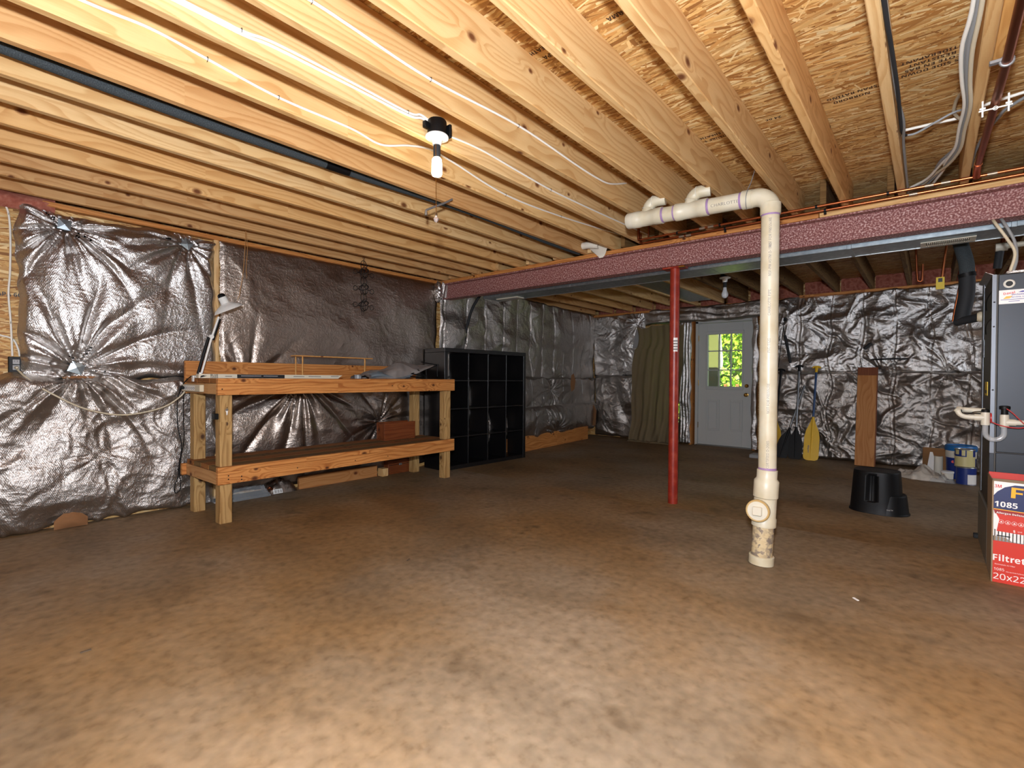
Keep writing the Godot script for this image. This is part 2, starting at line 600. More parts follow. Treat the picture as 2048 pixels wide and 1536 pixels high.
	mat("print_blue", rgb(34, 46, 92), 0.4)
	mat("print_yellow", rgb(240, 176, 26), 0.4)
	mat("print_white", rgb(236, 234, 230), 0.45)
	mat("print_black", rgb(24, 24, 26), 0.5)
	mat("print_grey", rgb(150, 150, 150), 0.5)
	mat("print_pale", rgb(214, 206, 184), 0.5)
	mat("ink", rgb(60, 36, 20), 0.8)
	mat("ink_grey", rgb(120, 116, 112), 0.6)
	mat("print_purple", rgb(70, 60, 150), 0.5)
	mat("bucket_white", rgb(224, 220, 206), 0.4)
	mat("bucket_blue", rgb(22, 46, 120), 0.4)
	mat("lid_blue", rgb(30, 104, 168), 0.35)
	mat("can_cream", rgb(206, 196, 140), 0.4)
	mat("tin", rgb(170, 172, 170), 0.35, 0.9)
	m = mat("poly_bag", rgb(206, 196, 182), 0.4)
	m.backlight_enabled = true
	m.backlight = Color(0.3, 0.28, 0.26)
	mat("red_wire", rgb(176, 30, 30), 0.45)
	mat("iron_black", rgb(20, 18, 17), 0.55, 0.3)
	m = mat("pink_wool", Color(1, 1, 1), 1.0, 0.0, 0.1)
	m.albedo_texture = tex(ramp_image(noise(47, 0.03, 5, FastNoiseLite.FRACTAL_RIDGED).get_seamless_image(256, 256), [[0.0, rgb(116, 60, 50)], [0.5, rgb(160, 94, 78)], [1.0, rgb(190, 132, 112)]]))
	tri_map(m, 0.7)
	mat("kraft", rgb(138, 96, 60), 0.9)
	mat("twine", rgb(170, 124, 72), 0.9)
	mat("orange_wire", rgb(206, 110, 40), 0.5)
	mat("tag_yellow", rgb(230, 196, 30), 0.5)
	mat("foam_white", rgb(226, 220, 204), 0.7)
	m = mat("leaf", Color(1, 1, 1), 0.5)
	m.vertex_color_use_as_albedo = true
	m.backlight_enabled = true
	m.backlight = Color(0.5, 0.6, 0.15)
	mat("bark", rgb(92, 76, 58), 0.9)
	mat("lawn", rgb(96, 128, 52), 0.95)
	mat("deck_wood_greenlit", rgb(74, 84, 34), 0.8)  # olive tint stands in for green light thrown onto the post
	mat("crystal", Color(0.95, 0.9, 0.88, 0.25), 0.08)
	M.crystal.refraction_enabled = true
	M.crystal.refraction_scale = 0.05
	M.crystal.transparency = BaseMaterial3D.TRANSPARENCY_ALPHA

# ---------------------------------------------------------------- foil blankets
func foil_depth(u: float, y: float, s: float, t: float, o: Dictionary) -> float:
	var d: float = o.get("off", 0.03)
	d += o.get("bulge", 0.04) * pow(maxf(sin(PI * s), 0.0), 0.5) * pow(maxf(sin(PI * t), 0.0), 0.5)
	var c: float = o.get("crumple", 0.012)
	var ph: float = o.get("seed", 0.0)
	d += c * 2.6 * (rid.get_noise_2d(u * 0.8 + ph, y * 0.8) * 0.6 + nz.get_noise_2d(u * 1.1 + ph, y * 1.1 + 7.0))
	d += c * o.get("mid", 0.6) * rid.get_noise_2d(u * 2.0 + ph * 2.0 + nz.get_noise_2d(u * 1.5, y * 1.5) * 0.8, y * 2.0)
	var fine: float = o.get("fine", 0.10) + 0.16 * clampf(nz.get_noise_2d(u * 0.9 + 31.0, y * 0.9 + ph) * 2.0, 0, 1)
	d += c * fine * rid.get_noise_2d(u * 7.0 + 5.0, y * 7.0 + ph)
	if o.has("pleat"):
		var q: float = (u + 0.06 * nz.get_noise_2d(u * 0.5, y * 1.2)) / o.pleat
		var f := q - floorf(q)
		d += o.get("pleat_depth", 0.03) * (pow(absf(sin(PI * f)), 0.35) - 0.7)
		var e2: float = minf(f, 1.0 - f) * o.pleat
		d += 0.012 * exp(-pow((e2 - 0.018) / 0.009, 2.0))
	if o.has("drape"):
		# slanted hanging folds
		var w: float = u * o.drape + nz.get_noise_2d(u * 1.1, y * 0.5 + ph) * 1.6 + y * o.get("slant", 0.0)
		d += o.get("drape_depth", 0.02) * absf(sin(w))
	for p in o.get("pins", []):
		var dx: float = u - p[0]
		var dy: float = y - p[1]
		var r := sqrt(dx * dx + dy * dy)
		if r > p[3] * 4.5:
			continue
		var a := atan2(dy, dx)
		var w := exp(-r / p[3])
		var k: float = p[4]
		var f := absf(sin(a * k * 0.5 + 1.8 * nz.get_noise_2d(cos(a) * 1.4 + p[0] * 3.0, sin(a) * 1.4 + r * 0.7)))
		var f2 := absf(sin(a * k * 1.15 + 1.3 + 2.2 * nz.get_noise_2d(cos(a) * 1.8 - p[1], sin(a) * 1.8)))
		d += p[2] * w * (clampf(r / 0.16, 0, 1) * f * 0.8 + clampf(r / 0.08, 0, 1) * exp(-r / 0.14) * f2 * 0.5)
		d -= o.get("dip", 0.045) * exp(-r * r / 0.028)
	for b in o.get("lumps", []):
		# [u, y, half width, half height, depth]
		d += b[4] * exp(-pow(absf((u - b[0]) / b[2]), 4.0)) * pow(maxf(0.0, 1.0 - pow((y - b[1]) / b[3], 2.0)), 0.5)
	var e: float = o.get("edge", 0.05) * 0.6
	var near := minf(minf(s, 1.0 - s) * o.w, minf(t, 1.0 - t) * o.h)
	if o.has("foot"):
		near = minf(minf(s, 1.0 - s) * o.w, (1.0 - t) * o.h)
	d = lerpf(0.006 + absf(d) * 0.5, d, smoothstep(0.0, e, near))
	return maxf(d, 0.004)

# base: Callable(u, y) -> Vector3 ; out: direction that the blanket bulges to
func foil(label: String, group: String, base: Callable, out: Vector3, u0: float, u1: float, y0: float, y1: float, step: float, m: Material, o: Dictionary, called := "foil_blanket") -> MeshInstance3D:
	var nu := int(absf(u1 - u0) / step) + 2
	var ny := int((y1 - y0) / step) + 2
	o.w = absf(u1 - u0)
	o.h = y1 - y0
	var rag: float = o.get("rag", 0.012)
	var P := []
	for i in ny:
		var row := []
		var t := float(i) / (ny - 1)
		for j in nu:
			var s := float(j) / (nu - 1)
			var u := lerpf(u0, u1, s)
			var y := lerpf(y0, y1, t)
			var ju := rag * nz.get_noise_2d(y * 2.3 + u0, 3.0) * 2.0 * (1.0 - clampf(minf(s, 1.0 - s) * 6.0, 0, 1))
			var jy := rag * nz.get_noise_2d(u * 2.3, y0 * 5.0 + 9.0) * 2.0 * (1.0 - clampf(minf(t, 1.0 - t) * 6.0, 0, 1))
			if y0 < 0.05 and t < 0.5:
				jy = absf(jy)
			row.append(base.call(u + ju, y + jy) + out * foil_depth(u, y, s, t, o))
		P.append(row)
	var ob := obj(called, mb().grid(P, out), m)
	tag(ob, label, "insulation", group)
	return ob

func pin(parent: Node3D, at: Vector3, out: Vector3, turn: float, size := 0.075) -> void:
	var xf := Transform3D(Basis(out.cross(Vector3.UP).normalized(), Vector3.UP, out) * Basis(Vector3(0, 0, 1), turn), at)
	var b := mb()
	# square washer with its corners bent back
	var h := size * 0.5
	var c := Vector3(0, 0, 0.006)
	var q := [Vector3(-h, -h, 0), Vector3(h, -h, 0), Vector3(h, h, 0), Vector3(-h, h, 0)]
	for i in 4:
		var a: Vector3 = q[i]
		var e: Vector3 = q[(i + 1) % 4]
		var nn := (xf.basis * (e - a).cross(c - a)).normalized()
		b.tri(xf * a, xf * e, xf * c, nn, nn, nn)
		b.tri(xf * (a - Vector3(0, 0, 0.002)), xf * (e - Vector3(0, 0, 0.002)), xf * (c - Vector3(0, 0, 0.002)), -nn, -nn, -nn)
	b.lathe([Vector2(0.0, 0.012), Vector2(0.004, 0.011), Vector2(0.005, 0.004)], 8, xf * Transform3D(Basis(Vector3(1, 0, 0), PI / 2), Vector3.ZERO))
	obj("pin_washer", b, M.galvanised, parent)

# ---------------------------------------------------------------- scene
func _ready() -> void:
	rng.seed = 7
	nz.seed = 1; nz.frequency = 1.0; nz.fractal_octaves = 2
	rid.seed = 2; rid.frequency = 1.0; rid.fractal_type = FastNoiseLite.FRACTAL_RIDGED; rid.fractal_octaves = 2
	cel.seed = 3; cel.frequency = 1.0

	var cam := Camera3D.new()
	cam.name = "camera"
	add_child(cam)
	cam.fov = 75.566
	cam.near = 0.05
	cam.far = 200.0
	cam.position = Vector3(0, 1.13, 0)
	cam.rotation_degrees = Vector3(-0.6245, 40.162, 0.3888)

	var env := Environment.new()
	env.background_mode = Environment.BG_SKY
	var sky := Sky.new()
	var sm := ProceduralSkyMaterial.new()
	sm.sky_top_color = rgb(150, 180, 220)
	sm.sky_horizon_color = rgb(220, 228, 232)
	sm.ground_bottom_color = rgb(110, 120, 80)
	sm.ground_horizon_color = rgb(150, 160, 120)
	sm.sky_energy_multiplier = 1.0
	sm.sun_angle_max = 0.0
	sky.sky_material = sm
	env.sky = sky
	env.tonemap_mode = Environment.TONE_MAPPER_LINEAR
	env.tonemap_exposure = 1.0
	env.sdfgi_enabled = true
	env.ssao_enabled = true
	env.ssil_enabled = true
	var we := WorldEnvironment.new()
	we.name = "world_environment"
	we.environment = env
	add_child(we)

	var sun := DirectionalLight3D.new()
	sun.name = "sun"
	add_child(sun)
	sun.rotation_degrees = Vector3(-52, 24, 0)
	sun.light_energy = 11.0
	sun.light_color = rgb(255, 244, 220)
	sun.light_angular_distance = 0.5
	sun.shadow_enabled = true

	# the photographer's flash, held a hand's breadth above the lens
	var flash := OmniLight3D.new()
	flash.name = "camera_flash"
	add_child(flash)
	flash.position = Vector3(0.0, 1.42, 0.06)
	flash.light_energy = 14.0
	flash.light_color = rgb(236, 243, 255)
	flash.light_size = 0.05
	flash.omni_range = 30.0
	flash.omni_attenuation = 2.0
	flash.shadow_enabled = true
	# added fill behind the camera; out-of-view light beyond the furnace for the far foil
	unseen_light("added_fill_behind", Vector3(0.6, 1.75, 2.0), Vector2(1.6, 0.9), 0.0, 2.2)
	unseen_light("unseen_light_side", Vector3(3.14, 1.60, -6.6), Vector2(1.6, 1.1), 90.0, 3.0)

	make_materials()
	setting()
	foils()
	overhead()
	pipes()
	bench()
	bench_top()
	bench_below()
	bookcase()
	far_end()
	corner_pile()
	furnace()
	outside()

func unseen_light(called: String, at: Vector3, size: Vector2, turn: float, energy: float) -> void:  # soft area light out of view, helps light the room
	var unseen_area := AreaLight3D.new()
	unseen_area.name = called
	add_child(unseen_area)
	unseen_area.area_size = size
	unseen_area.position = at
	unseen_area.rotation_degrees.y = turn
	unseen_area.light_energy = energy
	unseen_area.light_color = rgb(236, 243, 255)
	unseen_area.area_range = 30.0
	unseen_area.shadow_enabled = true

func unseen_glow_window(called: String, at: Vector3, size: Vector2, turn: float) -> void:  # frame and glowing pane out of view, placed to light the room
	var w := Node3D.new()
	w.name = called
	add_child(w)
	w.set_meta("kind", "structure")
	w.position = at
	w.rotation_degrees.y = turn
	var b := mb()
	var h := size * 0.5
	b.span(Vector3(-h.x - 0.06, -h.y - 0.06, -0.02), Vector3(-h.x, h.y + 0.06, 0.03), 0.004).span(Vector3(h.x, -h.y - 0.06, -0.02), Vector3(h.x + 0.06, h.y + 0.06, 0.03), 0.004)
	b.span(Vector3(-h.x, h.y, -0.02), Vector3(h.x, h.y + 0.06, 0.03), 0.004).span(Vector3(-h.x, -h.y - 0.06, -0.02), Vector3(h.x, -h.y, 0.03), 0.004)
	obj("window_frame", b, M.door_paint, w)
	obj("pane", mb().span(Vector3(-h.x, -h.y, -0.015), Vector3(h.x, h.y, -0.005), 0.0), M.unseen_pane_glow, w)  # glowing sheet that lights the room from out of view

func setting() -> void:
	unseen_glow_window("added_window_2", Vector3(0.6, 1.75, 2.04), Vector2(1.6, 0.9), 180.0)  # added behind the camera as fill, no known window there
	unseen_glow_window("unseen_window_3", Vector3(3.19, 1.60, -6.6), Vector2(1.6, 1.1), -90.0)  # out of view, placed to light the far foil and floor
	struct("floor", mb().span(Vector3(-5.5, -0.12, -9.0), Vector3(3.4, 0, 2.2), 0.0), M.concrete)
	var ceiling := struct("ceiling", mb().span(Vector3(-5.5, 2.62, -9.0), Vector3(3.4, 2.68, 2.2), 0.0), M.osb)
	var near := [0.13, -0.183, -0.504, -0.825, -1.147, -1.46, -1.78, -2.09, -2.40, -2.71, -3.03, -3.305, -3.61, -3.945, -4.24, -4.53, -4.85, 0.44, 0.75, 1.07, 1.38, 1.69, 2.0, 2.31, 2.62, 2.93]
	for e in near:
		var b := mb().span(Vector3(e, 2.395, -4.55), Vector3(e + 0.042, 2.62, 2.0), 0.004, Vector2(rng.randf() * 3.6, rng.randf() * 0.5))
		obj("joist", b, M["joist_pine_%d" % (rng.randi() % 5)], ceiling)
	for e in [-5.08, -4.70, -4.29, -3.895, -3.44, -3.075, -2.65, -2.28, -1.90, -1.51, -1.05, -0.645, -0.245, 0.19, 0.60, 1.0, 1.42, 1.85]:
		var b := mb().span(Vector3(e, 2.395, -8.5), Vector3(e + 0.042, 2.62, -4.3), 0.003, Vector2(rng.randf() * 3.6, rng.randf() * 0.5))
		obj("joist", b, M.weathered if e > -2.4 else M["joist_pine_%d" % (rng.randi() % 5)], ceiling)
	# mill stamps on the underside of the sheathing, read from the other side of the room
	for s in [["THIS SIDE DOWN", 0.006, -3.09], ["COTE EN BAS", -0.01, -3.05], ["SKID RESISTANT", 0.03, -3.01], ["ANTIDERAPANT", 0.0, -2.97], ["NORBORD", -0.335, -3.15],
			["SPAN RATING", -0.33, -3.10], ["24 oc", -0.70, -3.12], ["APA", -1.36, -1.86], ["RATED SHEATHING", -1.34, -1.80], ["EXPOSURE 1", -1.0, -3.15], ["RATED SHEATHING", -1.02, -3.10], ["NORMA", -0.98, -1.83]]:
		text(ceiling, s[0], 0.024, M.ink, facing(Vector3(-1, 0, 0), Vector3(0, -1, 0), Vector3(s[1], 2.6195, s[2])), 700, "stamp")
	# walls
	var wl := struct("wall_left", mb().span(Vector3(-5.5, -0.1, -5.0), Vector3(-4.97, 2.36, 2.2), 0.0), M.osb)
	obj("sheathing", mb().span(Vector3(-5.5, -0.1, -9.0), Vector3(-5.3, 2.62, -5.0), 0.0), M.osb, wl)
	obj("rim_board", mb().span(Vector3(-5.5, 2.36, -5.0), Vector3(-5.12, 2.62, 2.2), 0.0), M.osb, wl)
	obj("stud", mb().span(Vector3(-4.97, 0.02, -1.715), Vector3(-4.915, 2.36, -1.675), 0.003, Vector2(1.1, 0.2)), M.joist_pine_0, wl)
	text(wl, "APA 60", 0.028, M.print_black, facing(Vector3(0, 0, -1), Vector3(1, 0, 0), Vector3(-4.9695, 1.70, -0.385)), 700, "stamp")
	# plate over the wall, pink wool where it stops
	obj("top_plate", mb().span(Vector3(-4.97, 2.356, -4.45), Vector3(-4.90, 2.393, -0.55), 0.003, Vector2(0.4, 0.2)), M.fir, wl)
	var P := []
	for i in 5:
		var row := []
		for j in 24:
			var z := lerpf(0.7, -0.62, j / 23.0)
			row.append(Vector3(-4.96 + 0.06 * sin(PI * (i + 0.4) / 4.6) + 0.02 * nz.get_noise_2d(z * 5.0, i * 0.7), 2.315 + 0.03 * i + 0.02 * nz.get_noise_2d(z * 4.0, 19.0), z))
		P.append(row)
	obj("wool_batt", mb().grid(P, Vector3(1, 0, 0)), M.pink_wool, wl)

	var wb := struct("wall_back", mb().span(Vector3(-5.5, -0.1, -9.0), Vector3(-4.0, 2.62, -8.78), 0.0).span(Vector3(-3.40, -0.1, -9.0), Vector3(-3.15, 2.62, -8.78), 0.0)
		.span(Vector3(-4.0, 2.0, -9.0), Vector3(-3.40, 2.62, -8.78), 0.0).span(Vector3(-4.0, -0.1, -9.0), Vector3(-3.40, 0.3, -8.78), 0.0)
		.span(Vector3(-3.15, 2.16, -9.0), Vector3(-2.18, 2.62, -8.78), 0.0).span(Vector3(-2.18, -0.1, -9.0), Vector3(3.4, 2.62, -8.78), 0.0), M.osb)
	var prev := -5.04
	for e in [-4.70, -4.29, -3.895, -3.44, -3.075, -2.65, -2.28, -1.90, -1.51, -1.05, -0.645, -0.245, 0.19, 0.60, 1.0]:
		P = []
		for i in 7:
			var row := []
			for j in 14:
				var x := lerpf(prev, e, j / 13.0)
				row.append(Vector3(x, 2.38 + 0.235 * i / 6.0, -8.62 + 0.05 * sin(PI * j / 13.0) * sin(PI * i / 6.0 + 0.2) + 0.02 * nz.get_noise_2d(x * 9.0, i * 0.8)))
			P.append(row)
		obj("wool_batt", mb().grid(P, Vector3(0, 0, 1)), M.pink_wool, wb)
		prev = e + 0.042
	obj("top_plate", mb().span(Vector3(-5.1, 2.345, -8.75), Vector3(-1.5, 2.385, -8.5), 0.003), M.fir, wb)
	obj("top_plate", mb().span(Vector3(-1.5, 2.36, -8.70), Vector3(1.4, 2.395, -8.38), 0.003, Vector2(0.7, 0.1)), M.fir, wb)
	for x in [-3.19, -2.165, -2.06]:
		obj("stud", mb().span(Vector3(x - 0.02, 0.0, -8.78), Vector3(x + 0.02, 2.34, -8.60), 0.003, Vector2(x, 0.3)), M.fir, wb)
	obj("header", mb().span(Vector3(-3.2, 2.165, -8.78), Vector3(-2.1, 2.20, -8.60), 0.003), M.fir, wb)
	struct("wall_right", mb().span(Vector3(3.2, -0.1, -9.0), Vector3(3.4, 2.62, 2.2), 0.0), M.concrete_wall)
	struct("wall_front", mb().span(Vector3(-5.5, -0.1, 2.05), Vector3(3.4, 2.62, 2.25), 0.0), M.concrete_wall)

	# the door
	var zf := -8.69
	var d := Node3D.new()
	d.name = "door_1"
	add_child(d)
	d.set_meta("kind", "structure")
	var x0 := -3.085
	var x1 := -2.215
	var slab := mb()
	slab.span(Vector3(x0, 0.02, zf - 0.045), Vector3(x0 + 0.15, 2.10, zf), 0.002)
	slab.span(Vector3(x1 - 0.15, 0.02, zf - 0.045), Vector3(x1, 2.10, zf), 0.002)
	slab.span(Vector3(x0 + 0.15, 1.96, zf - 0.045), Vector3(x1 - 0.15, 2.10, zf), 0.002)
	slab.span(Vector3(x0 + 0.15, 0.02, zf - 0.045), Vector3(x1 - 0.15, 0.97, zf), 0.002)
	obj("slab", slab, M.door_paint, d)
	var gx0 := -2.955
	var gx1 := -2.345
	var fr := mb()
	for q in [[gx0, 1.905, gx1, 1.96], [gx0, 0.965, gx1, 1.02], [gx0, 1.02, gx0 + 0.03, 1.905], [gx1 - 0.03, 1.02, gx1, 1.905]]:
		fr.span(Vector3(q[0], q[1], zf - 0.05), Vector3(q[2], q[3], zf + 0.012), 0.005)
	obj("glazing_frame", fr, M.door_paint, d)
	for x in [-2.741, -2.551]:
		obj("muntin", mb().span(Vector3(x - 0.009, 1.02, zf - 0.04), Vector3(x + 0.009, 1.905, zf + 0.006), 0.003), M.door_paint, d)
	for y in [1.299, 1.623]:
		obj("muntin", mb().span(Vector3(gx0 + 0.03, y - 0.009, zf - 0.04), Vector3(gx1 - 0.03, y + 0.009, zf + 0.006), 0.003), M.door_paint, d)
	var xs := [gx0 + 0.03, -2.75, -2.732, -2.56, -2.542, gx1 - 0.03]
	var ys := [1.02, 1.29, 1.308, 1.614, 1.632, 1.905]
	for i in 3:
		for j in 3:
			obj("pane", mb().span(Vector3(xs[i * 2], ys[j * 2], zf - 0.022), Vector3(xs[i * 2 + 1], ys[j * 2 + 1], zf - 0.019), 0.0), M.glass, d)
	for q in [[-2.945, -2.725], [-2.575, -2.355]]:
		var pb := mb()
		for e in [[q[0], 0.27, q[0] + 0.03, 0.80], [q[1] - 0.03, 0.27, q[1], 0.80], [q[0] + 0.03, 0.27, q[1] - 0.03, 0.30], [q[0] + 0.03, 0.77, q[1] - 0.03, 0.80]]:
			pb.span(Vector3(e[0], e[1], zf - 0.002), Vector3(e[2], e[3], zf + 0.012), 0.007)
		pb.span(Vector3(q[0] + 0.045, 0.315, zf - 0.002), Vector3(q[1] - 0.045, 0.755, zf + 0.012), 0.011)
		obj("raised_panel", pb, M.door_paint, d)
	var toz := Transform3D(Basis(Vector3(1, 0, 0), PI / 2), Vector3.ZERO)
	obj("door_knob", mb().lathe([Vector2(0.032, 0.0), Vector2(0.032, 0.006), Vector2(0.012, 0.010), Vector2(0.012, 0.03), Vector2(0.026, 0.04), Vector2(0.030, 0.055), Vector2(0.022, 0.068), Vector2(0.0, 0.071)], 18, Transform3D(toz.basis, Vector3(-2.30, 0.888, zf))), M.brass, d)
	obj("deadbolt", mb().lathe([Vector2(0.032, 0.0), Vector2(0.031, 0.008), Vector2(0.022, 0.013), Vector2(0.018, 0.02), Vector2(0.0, 0.02)], 18, Transform3D(toz.basis, Vector3(-2.298, 1.035, zf))), M.brass, d)
	for y in [0.35, 1.08, 1.85]:
		obj("hinge", mb().span(Vector3(x0 - 0.012, y - 0.05, zf - 0.004), Vector3(x0 + 0.006, y + 0.05, zf + 0.008), 0.003), M.brass, d)
	var jb := mb()
	jb.span(Vector3(-3.135, 0.0, -8.92), Vector3(-3.088, 2.14, zf + 0.02), 0.003)
	jb.span(Vector3(-2.212, 0.0, -8.92), Vector3(-2.185, 2.14, zf + 0.02), 0.003)
	jb.span(Vector3(-3.135, 2.104, -8.92), Vector3(-2.185, 2.15, zf + 0.02), 0.003)
	obj("jamb", jb, M.door_paint, d)
	obj("threshold", mb().span(Vector3(-3.12, 0.0, -8.92), Vector3(-2.19, 0.018, zf + 0.02), 0.003), M.tin, d)
	# the window behind the cloth
	var w := Node3D.new()
	w.name = "window_1"
	add_child(w)
	w.set_meta("kind", "structure")
	var wf := mb()
	wf.span(Vector3(-4.0, 0.3, -8.92), Vector3(-3.95, 2.0, -8.76), 0.003)
	wf.span(Vector3(-3.45, 0.3, -8.92), Vector3(-3.40, 2.0, -8.76), 0.003)
	wf.span(Vector3(-3.95, 1.95, -8.92), Vector3(-3.45, 2.0, -8.76), 0.003)
	wf.span(Vector3(-3.95, 0.3, -8.92), Vector3(-3.45, 0.35, -8.76), 0.003)
	wf.span(Vector3(-3.95, 1.13, -8.90), Vector3(-3.45, 1.17, -8.80), 0.003)
	obj("window_frame", wf, M.door_paint, w)
	obj("pane", mb().span(Vector3(-3.95, 0.35, -8.86), Vector3(-3.45, 1.13, -8.857), 0.0), M.glass, w)
	obj("pane", mb().span(Vector3(-3.95, 1.17, -8.86), Vector3(-3.45, 1.95, -8.857), 0.0), M.glass, w)

func foils() -> void:
	var left := func(u: float, y: float) -> Vector3: return Vector3(-4.955, y, -u)
	var X := Vector3(1, 0, 0)
	var Z := Vector3(0, 0, 1)
	var g := "foil faced blankets on the left wall"
	var a := foil("silver foil insulation blanket with fanned creases round its square pins beside the bare wood strip", g, left, X, 0.41, 1.668, 1.105, 2.335, 0.011, M.foil_bright,
		{"off": 0.03, "bulge": 0.085, "crumple": 0.007, "mid": 0.3, "fine": 0.05, "seed": 1.0, "rag": 0.02, "edge": 0.07, "dip": 0.05, "drape": 7.0, "drape_depth": 0.010, "slant": 1.5,
		"pins": [[0.668, 2.235, 0.085, 0.36, 13.0], [1.455, 2.26, 0.075, 0.36, 13.0], [0.735, 1.19, 0.10, 0.46, 13.0]]})
	pin(a, Vector3(-4.895, 2.245, -0.668), X, 0.1)
	pin(a, Vector3(-4.885, 2.265, -1.455), X, 0.6)
	pin(a, Vector3(-4.895, 1.19, -0.735), X, 0.35, 0.085)
	foil("lower silver foil blanket sagging to the floor left of the workbench, torn open low down", g, left, X, -0.75, 1.69, 0.004, 1.14, 0.012, M.foil,
		{"off": 0.035, "bulge": 0.07, "foot": 1, "crumple": 0.017, "mid": 0.8, "fine": 0.12, "seed": 4.0, "rag": 0.03, "edge": 0.06, "dip": 0.02, "drape": 6.0, "drape_depth": 0.014, "slant": -2.0,
		"pins": [[0.735, 1.19, 0.10, 0.42, 13.0], [0.86, 0.52, 0.03, 0.16, 8.0]]})
	foil("silver foil blanket with a dark reflection in its colour on the wall above the workbench, nearly flat", g, left, X, 1.72, 4.30, 1.08, 2.365, 0.013, M.foil_darkened,
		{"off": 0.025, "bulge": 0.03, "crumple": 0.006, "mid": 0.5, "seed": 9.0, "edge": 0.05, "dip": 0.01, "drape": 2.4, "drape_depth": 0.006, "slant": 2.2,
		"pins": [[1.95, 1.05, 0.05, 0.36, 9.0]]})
	foil("darkened silver foil blanket behind the workbench shelf with long slanting folds", g, left, X, 1.70, 4.36, 0.05, 1.10, 0.013, M.foil_darkened,
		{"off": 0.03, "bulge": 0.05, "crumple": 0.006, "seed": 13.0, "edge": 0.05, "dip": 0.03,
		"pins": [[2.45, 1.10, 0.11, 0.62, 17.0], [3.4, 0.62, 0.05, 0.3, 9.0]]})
	# torn place at the foot of the blanket
	var tr := mb()
	var P := []
	for i in 7:
		var row := []
		for j in 9:
			var s := j / 8.0
			row.append(Vector3(-4.86 + 0.035 * sin(PI * s) * sin(PI * i / 6.0) + 0.008 * nz.get_noise_2d(j * 1.7, i * 1.3), 0.004 + 0.125 * i / 6.0 * (0.5 + 0.5 * sin(PI * s)), lerpf(-0.60, -0.79, s)))
		P.append(row)
	tag(obj("insulation_tuft", tr.grid(P, X), M.kraft), "brown fibre tuft showing at the torn foot of the silver blanket", "insulation")
	# kraft gap along the seam
	tag(obj("kraft_flap", mb().span(Vector3(-4.93, 1.108, -1.0), Vector3(-4.90, 1.128, -0.46), 0.004), M.kraft), "brown kraft paper edge showing in the seam under the lower square pin", "paper")
	var fl := func(u: float, y: float) -> Vector3:
		var x := lerpf(-4.90, -4.90, 0.0) if u < 6.0 else lerpf(-4.90, -5.17, (u - 6.0) / 2.6)
		return Vector3(x, y, -u)
	foil("silver foil blanket over the bookcase with upright pleats between studs", g, fl, X, 4.31, 8.58, 1.13, 2.385, 0.015, M.foil,
		{"off": 0.05, "bulge": 0.015, "crumple": 0.017, "seed": 21.0, "pleat": 0.365, "pleat_depth": 0.05, "edge": 0.04, "dip": 0.0, "pins": [[6.95, 1.15, 0.05, 0.2, 13.0]]})
	foil("silver foil blanket low on the far left wall with a fat roll along its foot", g, fl, X, 4.37, 8.60, 0.19, 1.15, 0.015, M.foil,
		{"off": 0.045, "bulge": 0.02, "crumple": 0.016, "seed": 25.0, "pleat": 0.365, "pleat_depth": 0.03, "edge": 0.03, "dip": 0.03, "rag": 0.02,
		"pins": [[6.95, 0.95, 0.06, 0.28, 15.0], [6.9, 0.26, 0.05, 0.3, 21.0]], "lumps": [[6.8, 0.42, 1.75, 0.25, 0.12]]})
	# foil stuffed round the end of the steel beam
	P = []
	for i in 22:
		var row := []
		var th := PI * i / 21.0
		for j in 28:
			var ph := TAU * j / 28.0
			var dr := Vector3(cos(ph) * sin(th), cos(th), sin(ph) * sin(th))
			var r := 1.0 + 0.35 * rid.get_noise_3dv(dr * 1.6) + 0.15 * rid.get_noise_3dv(dr * 4.0)
			row.append(Vector3(-4.885, 2.245, -4.295) + dr * Vector3(0.05, 0.105, 0.045) * r)
		P.append(row)
	tag(obj("foil_wad", mb().grid(P, X, 1.0, true), M.foil_bright), "crumpled foil wad stuffed round the wall end of the maroon beam", "foil")
	# back wall
	var bk := func(u: float, y: float) -> Vector3:
		var k := (u + 5.12) / 5.52
		return Vector3(u, y, lerpf(lerpf(-8.70, -8.24, k), lerpf(-8.60, -8.42, k), clampf(y / 2.39, 0, 1)))
	g = "foil faced blankets on the back wall"
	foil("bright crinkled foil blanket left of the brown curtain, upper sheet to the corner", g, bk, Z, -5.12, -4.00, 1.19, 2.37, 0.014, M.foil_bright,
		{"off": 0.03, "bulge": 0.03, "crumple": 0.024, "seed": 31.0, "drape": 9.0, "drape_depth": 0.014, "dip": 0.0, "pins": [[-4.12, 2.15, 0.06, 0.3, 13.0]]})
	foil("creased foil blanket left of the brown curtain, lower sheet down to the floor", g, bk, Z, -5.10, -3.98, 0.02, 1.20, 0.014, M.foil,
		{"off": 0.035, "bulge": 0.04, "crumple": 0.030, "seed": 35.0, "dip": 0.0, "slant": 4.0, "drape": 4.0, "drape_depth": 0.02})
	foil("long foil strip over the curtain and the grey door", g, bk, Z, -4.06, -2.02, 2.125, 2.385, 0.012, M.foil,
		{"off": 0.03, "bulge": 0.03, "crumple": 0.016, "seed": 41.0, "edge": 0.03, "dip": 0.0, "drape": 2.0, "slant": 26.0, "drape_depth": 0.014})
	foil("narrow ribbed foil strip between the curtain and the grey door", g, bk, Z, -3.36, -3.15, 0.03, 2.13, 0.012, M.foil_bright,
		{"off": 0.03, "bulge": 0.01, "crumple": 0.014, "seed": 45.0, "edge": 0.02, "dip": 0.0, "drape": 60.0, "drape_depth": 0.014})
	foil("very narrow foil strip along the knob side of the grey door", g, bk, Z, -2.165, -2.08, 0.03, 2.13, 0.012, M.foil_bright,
		{"off": 0.02, "bulge": 0.02, "crumple": 0.014, "seed": 47.0, "edge": 0.02, "dip": 0.0})
